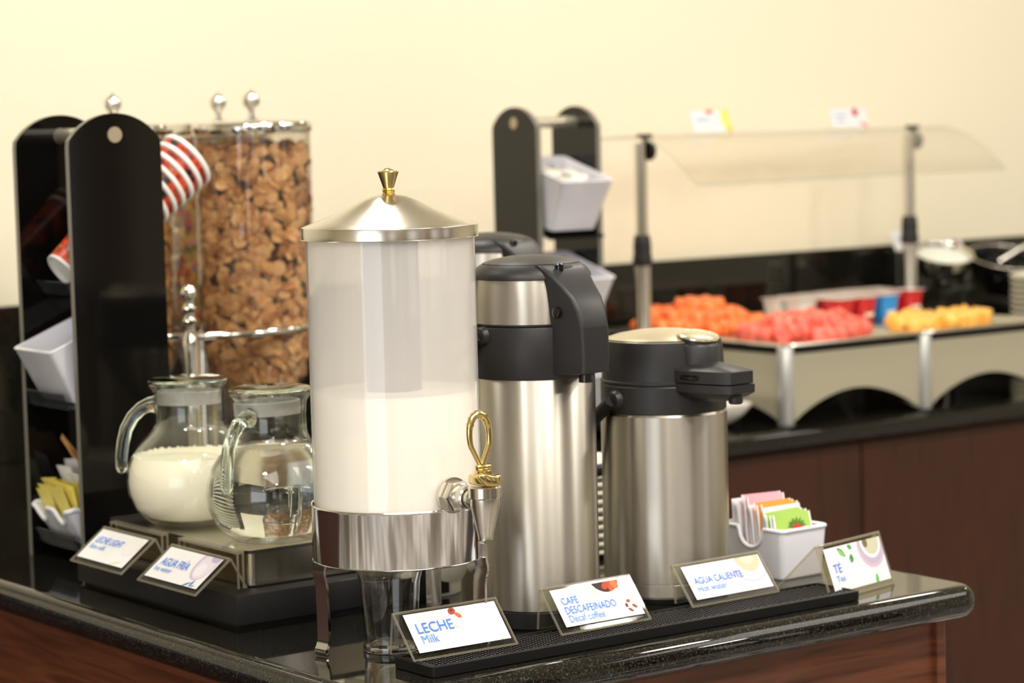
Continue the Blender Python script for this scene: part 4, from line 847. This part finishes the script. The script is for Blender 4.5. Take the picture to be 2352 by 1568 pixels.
def pile(name, cat, label, grp, cx, cy, rx, ry, h, size, meshes, z0, n, shape=2.0):
    placed = 0; pts = []
    lay = 0; zz = z0+size*0.35
    while placed < n and lay < 12:
        f = 1-(zz-z0-size*0.35)/h
        if f <= 0.02: break
        k = f**(1/shape); step = size*0.88
        ny = int(ry*k/step)+1
        for j in range(-ny, ny+1):
            nx_ = int(rx*k/step)+1
            for i in range(-nx_, nx_+1):
                x = (i+0.5*(j % 2)+0.35*lay)*step; y = j*step+0.3*lay*step
                if (x/(rx*k+1e-6))**2+(y/(ry*k+1e-6))**2 > 1 or placed >= n: continue
                # skip chunks buried inside the heap
                kk = max(0.0, 1-(zz+size-z0)/h)**(1/shape)
                if lay > 0 or True:
                    if (x/(rx*kk+1e-6))**2+(y/(ry*kk+1e-6))**2 < 0.30 and kk > 0.5: continue
                o = obj(name, random.choice(meshes), None, loc=(cx+x+random.uniform(-.2, .2)*size*.5, cy+y+random.uniform(-.2, .2)*size*.5, zz+random.uniform(-.1, .15)*size))
                o.rotation_euler = (random.uniform(0, 6), random.uniform(0, 6), random.uniform(0, 6)); tag(o, label, cat, grp); placed += 1
        zz += size*0.62; lay += 1
    return placed
def mk(sd, mm, *a, **k):
    out = []
    for i in range(3): me = chunk(sd+i, *a, **k); me.materials.append(mm); out.append(me)
    return out
ZB = 0.1505
n1 = pile('papaya_chunk', 'fruit', 'orange papaya chunk heaped in the back of the left steel tray', 'papaya chunks in the tray', 3.268, 3.835, 0.122, 0.130, 0.042, 0.030, mk(1, m_pap, .031, .029, .027, rnd=0.55), ZB, 190)
n2 = pile('watermelon_chunk', 'fruit', 'pink watermelon chunk heaped at the front of the left steel tray', 'watermelon chunks in the tray', 3.290, 3.550, 0.140, 0.088, 0.031, 0.030, mk(5, m_wm, .032, .028, .026, rnd=0.25, amp=0.22), ZB, 150)
n3 = pile('melon_chunk', 'fruit', 'yellow melon chunk heaped at the front of the right steel tray', 'melon chunks in the tray', 3.615, 3.510, 0.115, 0.060, 0.016, 0.031, mk(9, m_can, .033, .032, .030, rnd=0.30, amp=0.08), ZB, 90)
# yogurts
m_foil = mat('foil_lid', (226, 218, 206), 0.3, metal=0.35); noise_col(m_foil, 45, ((236, 226, 212), (232, 200, 190), (226, 228, 232), (230, 216, 190)), lo=0.3, hi=0.7)
ym = {}
for k, c in (('red', (214, 40, 44)), ('blue', (40, 150, 226)), ('white', (228, 232, 226))):
    mm = mat('yogurt_%s' % k, c, 0.35, coat=0.2)
    b = MB(); P = [rrect(-w/2, w/2, -w/2, w/2, 0.012, 4) for w in (0.040, 0.042, 0.052, 0.0525, 0.058, 0.058)]; Z = (0, 0.002, 0.046, 0.048, 0.0482, 0.0492)
    b.loft([[(x, y, z) for x, y in p] for p, z in zip(P, Z)]); b2 = mesh('yogurt_cup', b, mm, 35)
    lidb = MB(); lidb.prism(rrect(-0.0305, 0.0305, -0.0305, 0.0305, 0.010, 4), 0.0494, 0.0502); lidb.box(0.026, 0.040, 0.018, 0.030, 0.0494, 0.0500)
    ym[k] = (b2, mesh('foil_lid', lidb, m_foil, 0))
lbl = MB(); lbl.box(-0.014, 0.014, -0.0002, 0.0002, 0.010, 0.040); lblm = mesh('printed_label', lbl, mat('label_cream', (236, 222, 196), 0.5), 0)
YG = [(3.515, 3.845, 'white'), (3.578, 3.860, 'white'), (3.640, 3.870, 'red'), (3.702, 3.880, 'white'), (3.765, 3.885, 'red'), (3.826, 3.880, 'red'),
      (3.520, 3.782, 'white'), (3.583, 3.795, 'red'), (3.645, 3.805, 'red'), (3.707, 3.812, 'red'), (3.785, 3.812, 'red'), (3.848, 3.805, 'red'),
      (3.575, 3.730, 'red'), (3.645, 3.738, 'red'), (3.716, 3.745, 'blue')]
ORD = ('first', 'second', 'third', 'fourth', 'fifth', 'sixth')
ROWS = [('back', 0, 6), ('middle', 6, 12), ('front', 12, 15)]
for k, (x, y, c) in enumerate(YG):
    rn, r0, r1 = [q for q in ROWS if q[1] <= k < q[2]][0]
    t = thing('yogurt_cup', '%s yogurt cup, %s from the left, %s row behind the melon' % (c, ORD[k-r0], rn), 'yogurt', (x-0.022, y, ZB), random.uniform(-.15, .15), 'yogurt cups in the right tray')
    o = obj('cup', ym[c][0], None, t); obj('foil_lid', ym[c][1], None, o)
    obj('printed_label', lblm, None, t, loc=(0, -0.0245, 0), rot=(radians(-7), 0, 0))

# ================================================================== SNEEZE GUARD
sg = thing('sneeze_guard', 'curved clear acrylic sneeze guard on two steel poles over the fruit', 'sneeze guard', (3.085, 3.785, 0))
pole2 = (3.915-3.085, 3.885-3.785)
for k, (x, y) in enumerate(((0, 0), pole2)):
    b = MB(); b.lathe([(0, 0), (0.045, 0), (0.045, 0.004), (0.020, 0.010), (0.0155, 0.016), (0.0155, 0.306), (0, 0.306)], 32, cx=x, cy=y); pl = obj('pole', b, m_satin, sg, 40)
    b = MB(); b.lathe([(0, 0.292), (0.0185, 0.292), (0.0195, 0.296), (0.0195, 0.306), (0.0175, 0.316), (0.0180, 0.330), (0.0165, 0.344), (0.0145, 0.352), (0.0, 0.352)], 32, cx=x, cy=y); obj('pole_collar', b, m_blk, pl, 40)
    b = MB(); b.lathe([(0, 0.350), (0.0120, 0.350), (0.0120, 0.530), (0, 0.530)], 28, cx=x, cy=y); obj('upper_tube', b, m_satin, pl, 40)
    b = MB(); b.lathe([(0, 0), (0.018, 0), (0.019, 0.003), (0.019, 0.010), (0, 0.012)], 24, T=Matrix.Translation((x+0.012, y-0.004, 0.514)) @ Matrix.Rotation(radians(90), 4, 'Y')); obj('clamp_knob', b, m_blk2, pl, 40)
    b = MB(); b.box(x-0.004, x+0.022, y-0.012, y+0.006, 0.5400, 0.5470); b.lathe([(0, 0.512), (0.005, 0.512), (0.005, 0.5405), (0, 0.5405)], 12, cx=x+0.009, cy=y-0.003); obj('top_clip', b, m_blk2, pl, 0, bevel=0.001)
prof = []
for k in range(19):
    u = k/18; y = 0.130-0.300*u; z = 0.5410-0.092*(max(0, u-0.36)/0.64)**1.9-0.004*(1-min(1, u/0.36))**2; prof.append((y, z))
def gpt(x, s, y, z): return (x, s*pole2[1]+y, z)
b = MB(); vs = []; XL, XR = -0.005, pole2[0]+0.135
rings = []
for x in (XL, XR):
    s = x/pole2[0]; rings.append([gpt(x, s, y, z+0.0025) for y, z in prof]+[gpt(x, s, y, z-0.0015) for y, z in prof[::-1]])
n = len(prof)
b.add(rings[0]+rings[1], [(i, i+1, 2*n+i+1, 2*n+i) for i in range(n-1)]+[(n+i, n+i+1, 3*n+i+1, 3*n+i) for i in range(n-1)], 0)
b.add(rings[0]+rings[1], [(n-1, n, 3*n, 3*n-1), (0, 2*n, 4*n-1, 2*n-1)]+[(i, i+1, 2*n-2-i, 2*n-1-i) for i in range(n-1)]+[(2*n+i, 2*n+i+1, 4*n-2-i, 4*n-1-i) for i in range(n-1)], 1)
obj('curved_sheet', b, [m_sheet, m_sheetedge], sg, 50)
m_y = (252, 214, 90)
def gsign(loc, rz, w, h, label, texts, art, lean=18, leg=0):
    t = thing('table_sign', label, 'sign', loc, rz); P = Matrix.Rotation(radians(90-lean), 4, 'X')
    b = MB(); b.box(-0.003, w+0.003, -0.002, h+0.003, -0.003, -0.001, T=P); b.tube([(0, 0.03, 0.002), (w, 0.03, 0.002)], 0.0015, 8); obj('holder', b, m_sheet, t, 0)
    if leg:
        b = MB(); b.box(0.004, 0.007, 0.0, 0.003, -leg, 0.006); b.box(w-0.007, w-0.004, 0.0, 0.003, -leg, 0.006); b.box(0.002, w-0.002, -0.012, 0.014, -leg-0.003, -leg); obj('upright', b, m_sheetedge, t, 0)
    b = MB(); b.box(0, w, 0.002, h, -0.0008, 0, T=P); card = obj('card', b, m_card, t, 0)
    for k, (poly, rgb) in enumerate(art):
        q = clip(poly, 0, w, 0.002, h)
        if len(q) > 2: obj('printed_picture', MB().prism(q, 0.0001+k*0.0001, 0.0002+k*0.0001, T=P), pm(rgb), card, 0)
    for s, u, v, tw, th_ in texts:
        # too blurred in the photograph to read: short pale strokes where the line of writing stands
        b = MB(); n_ = len(s)
        for q in range(n_): b.box(tw*q/n_, tw*(q+0.62)/n_, th_*0.25, th_*(0.6+0.2*(q % 2)), 0, 0.0002, T=P @ Matrix.Translation((u, v, 0.0006)))
        obj('printed_line', b, m_blue2, card, 0)
    return t
gsign((3.2280, 3.7900, 0.5440), radians(4), 0.108, 0.048, 'small sign with yellow fruit picture on the guard top, left', [('......', 0.014, 0.024, 0.036, 0.009)],
      [(ell(0.097, 0.030, 0.014, 0.026), (250, 222, 120)), (ell(0.104, 0.006, 0.012, 0.006), (244, 196, 70)), (ell(0.054, 0.046, 0.010, 0.006), (226, 80, 60))])
gsign((3.6560, 3.8450, 0.5440), radians(4), 0.112, 0.046, 'small sign with dark red fruit picture on the guard top, right', [('.....', 0.014, 0.026, 0.036, 0.008), ('.....', 0.016, 0.014, 0.026, 0.007)],
      [(ell(0.078, 0.036, 0.009, 0.009), (190, 30, 50)), (ell(0.098, 0.008, 0.012, 0.004, -0.4), (232, 130, 120))])

# ================================================================== FAR RIGHT: BOWLS AND PLATES
b = MB(); b.lathe([(0, 0), (0.06, 0), (0.09, 0.006), (0.128, 0.024), (0.132, 0.026), (0.129, 0.029), (0.09, 0.012), (0.05, 0.006), (0, 0.006)], 56)
br = thing('bowl_riser', 'black stepped riser carrying tilted bowls right of the sneeze guard', 'riser', (3.965, 3.80, 0))
b = MB(); b.add([(0, 0, 0), (0.62, 0, 0), (0.62, 0.26, 0), (0, 0.26, 0), (0, 0, 0.130), (0.62, 0, 0.130), (0.62, 0.26, 0.185), (0, 0.26, 0.185)], [(0, 3, 2, 1), (4, 5, 6, 7), (0, 1, 5, 4), (1, 2, 6, 5), (2, 3, 7, 6), (3, 0, 4, 7)]); obj('body', b, m_blk2, br, 0, bevel=0.003)
def bowl(loc, R, H, tilt, rz, label, mm, fill, flabel):
    t = obj('bowl', MB().lathe([(0, 0), (R*0.35, 0), (R*0.62, H*0.12), (R*0.86, H*0.42), (R*0.97, H*0.8), (R, H*0.98), (R+0.003, H), (R, H+0.001), (R-0.003, H*0.98), (R*0.94, H*0.8), (R*0.83, H*0.45), (R*0.6, H*0.18), (0, H*0.06)], 56), mm, None, 50)
    T = Matrix.Translation(loc) @ Matrix.Rotation(rz, 4, 'Z') @ Matrix.Rotation(radians(tilt), 4, 'X'); t.matrix_world = T; tag(t, label, 'bowl')
    if fill:
        o = obj(flabel[0], MB().lathe([(0, H*0.10), (R*0.55, H*0.20), (R*0.80, H*0.46), (R*0.93, H*0.86), (R*0.6, H*0.93), (0, H*0.96)], 48), fill, None, 50); o.matrix_world = T; tag(o, flabel[1], flabel[2], None, 'stuff')
bowl((4.040, 3.9200, 0.192), 0.064, 0.078, 20, radians(-22), 'chrome bowl of white yogurt tilted on the black riser', m_chrome, mat('yogurt_white', (252, 236, 180), 0.5), ('yogurt', 'thick white yogurt in the tilted chrome bowl', 'yogurt'))
bowl((4.215, 3.9000, 0.165), 0.082, 0.085, 17, radians(-18), 'glossy black bowl with steel rim and spoon beside the yogurt bowl', m_blk2, None, None)
rim = obj('steel_rim', MB().tube([(0.0825*cos(2*pi*k/48), 0.0825*sin(2*pi*k/48), 0.0855) for k in range(48)], 0.0022, 8, loop=True), m_satin, bpy.data.objects['bowl.001'], 60)
o = obj('serving_spoon', MB().tube([(4.20, 3.89, 0.235), (4.28, 3.87, 0.275), (4.37, 3.84, 0.295)], [0.006, 0.004, 0.006], 10), m_satin, None, 60); tag(o, 'steel serving spoon handle leaning out of the black bowl', 'spoon')
gsign((4.000, 4.010, 0.2650), radians(8), 0.100, 0.050, 'white sign standing behind the chrome yogurt bowl', [('......', 0.012, 0.026, 0.040, 0.009)], [], 25, 0.082)
gsign((4.130, 3.9900, 0.2400), radians(12), 0.105, 0.050, 'white sign with dark red berry picture behind the black bowl', [('......', 0.012, 0.026, 0.040, 0.009)], [(ell(0.082, 0.042, 0.010, 0.007), (130, 24, 44)), (ell(0.088, 0.020, 0.006, 0.010), (236, 208, 150))], 30, 0.063)
plates(18, (4.1750, 3.6800, 0.0005), 0.0122, 'white plate in the thick stack at the right picture edge', 'plates stacked at the right edge', 1.12)
dsh = MB()
def DR(i, z, r=0.03): return [(x, y, z) for x, y in rrect(-0.09+i, 0.09-i, -0.09+i, 0.09-i, r, 6)]
dsh.loft([DR(0.045, 0), DR(0.035, 0.003), DR(0.012, 0.024), DR(0.0, 0.044), DR(0.0, 0.046), DR(0.003, 0.046), DR(0.015, 0.026), DR(0.040, 0.006)])
o = obj('square_dish', dsh, m_whitec, None, 50, loc=(3.010, 3.560, 0.0), rot=(0, 0, radians(0))); tag(o, 'white square dish left of the silver fruit display', 'dish')
print('counts', n1, n2, n3)
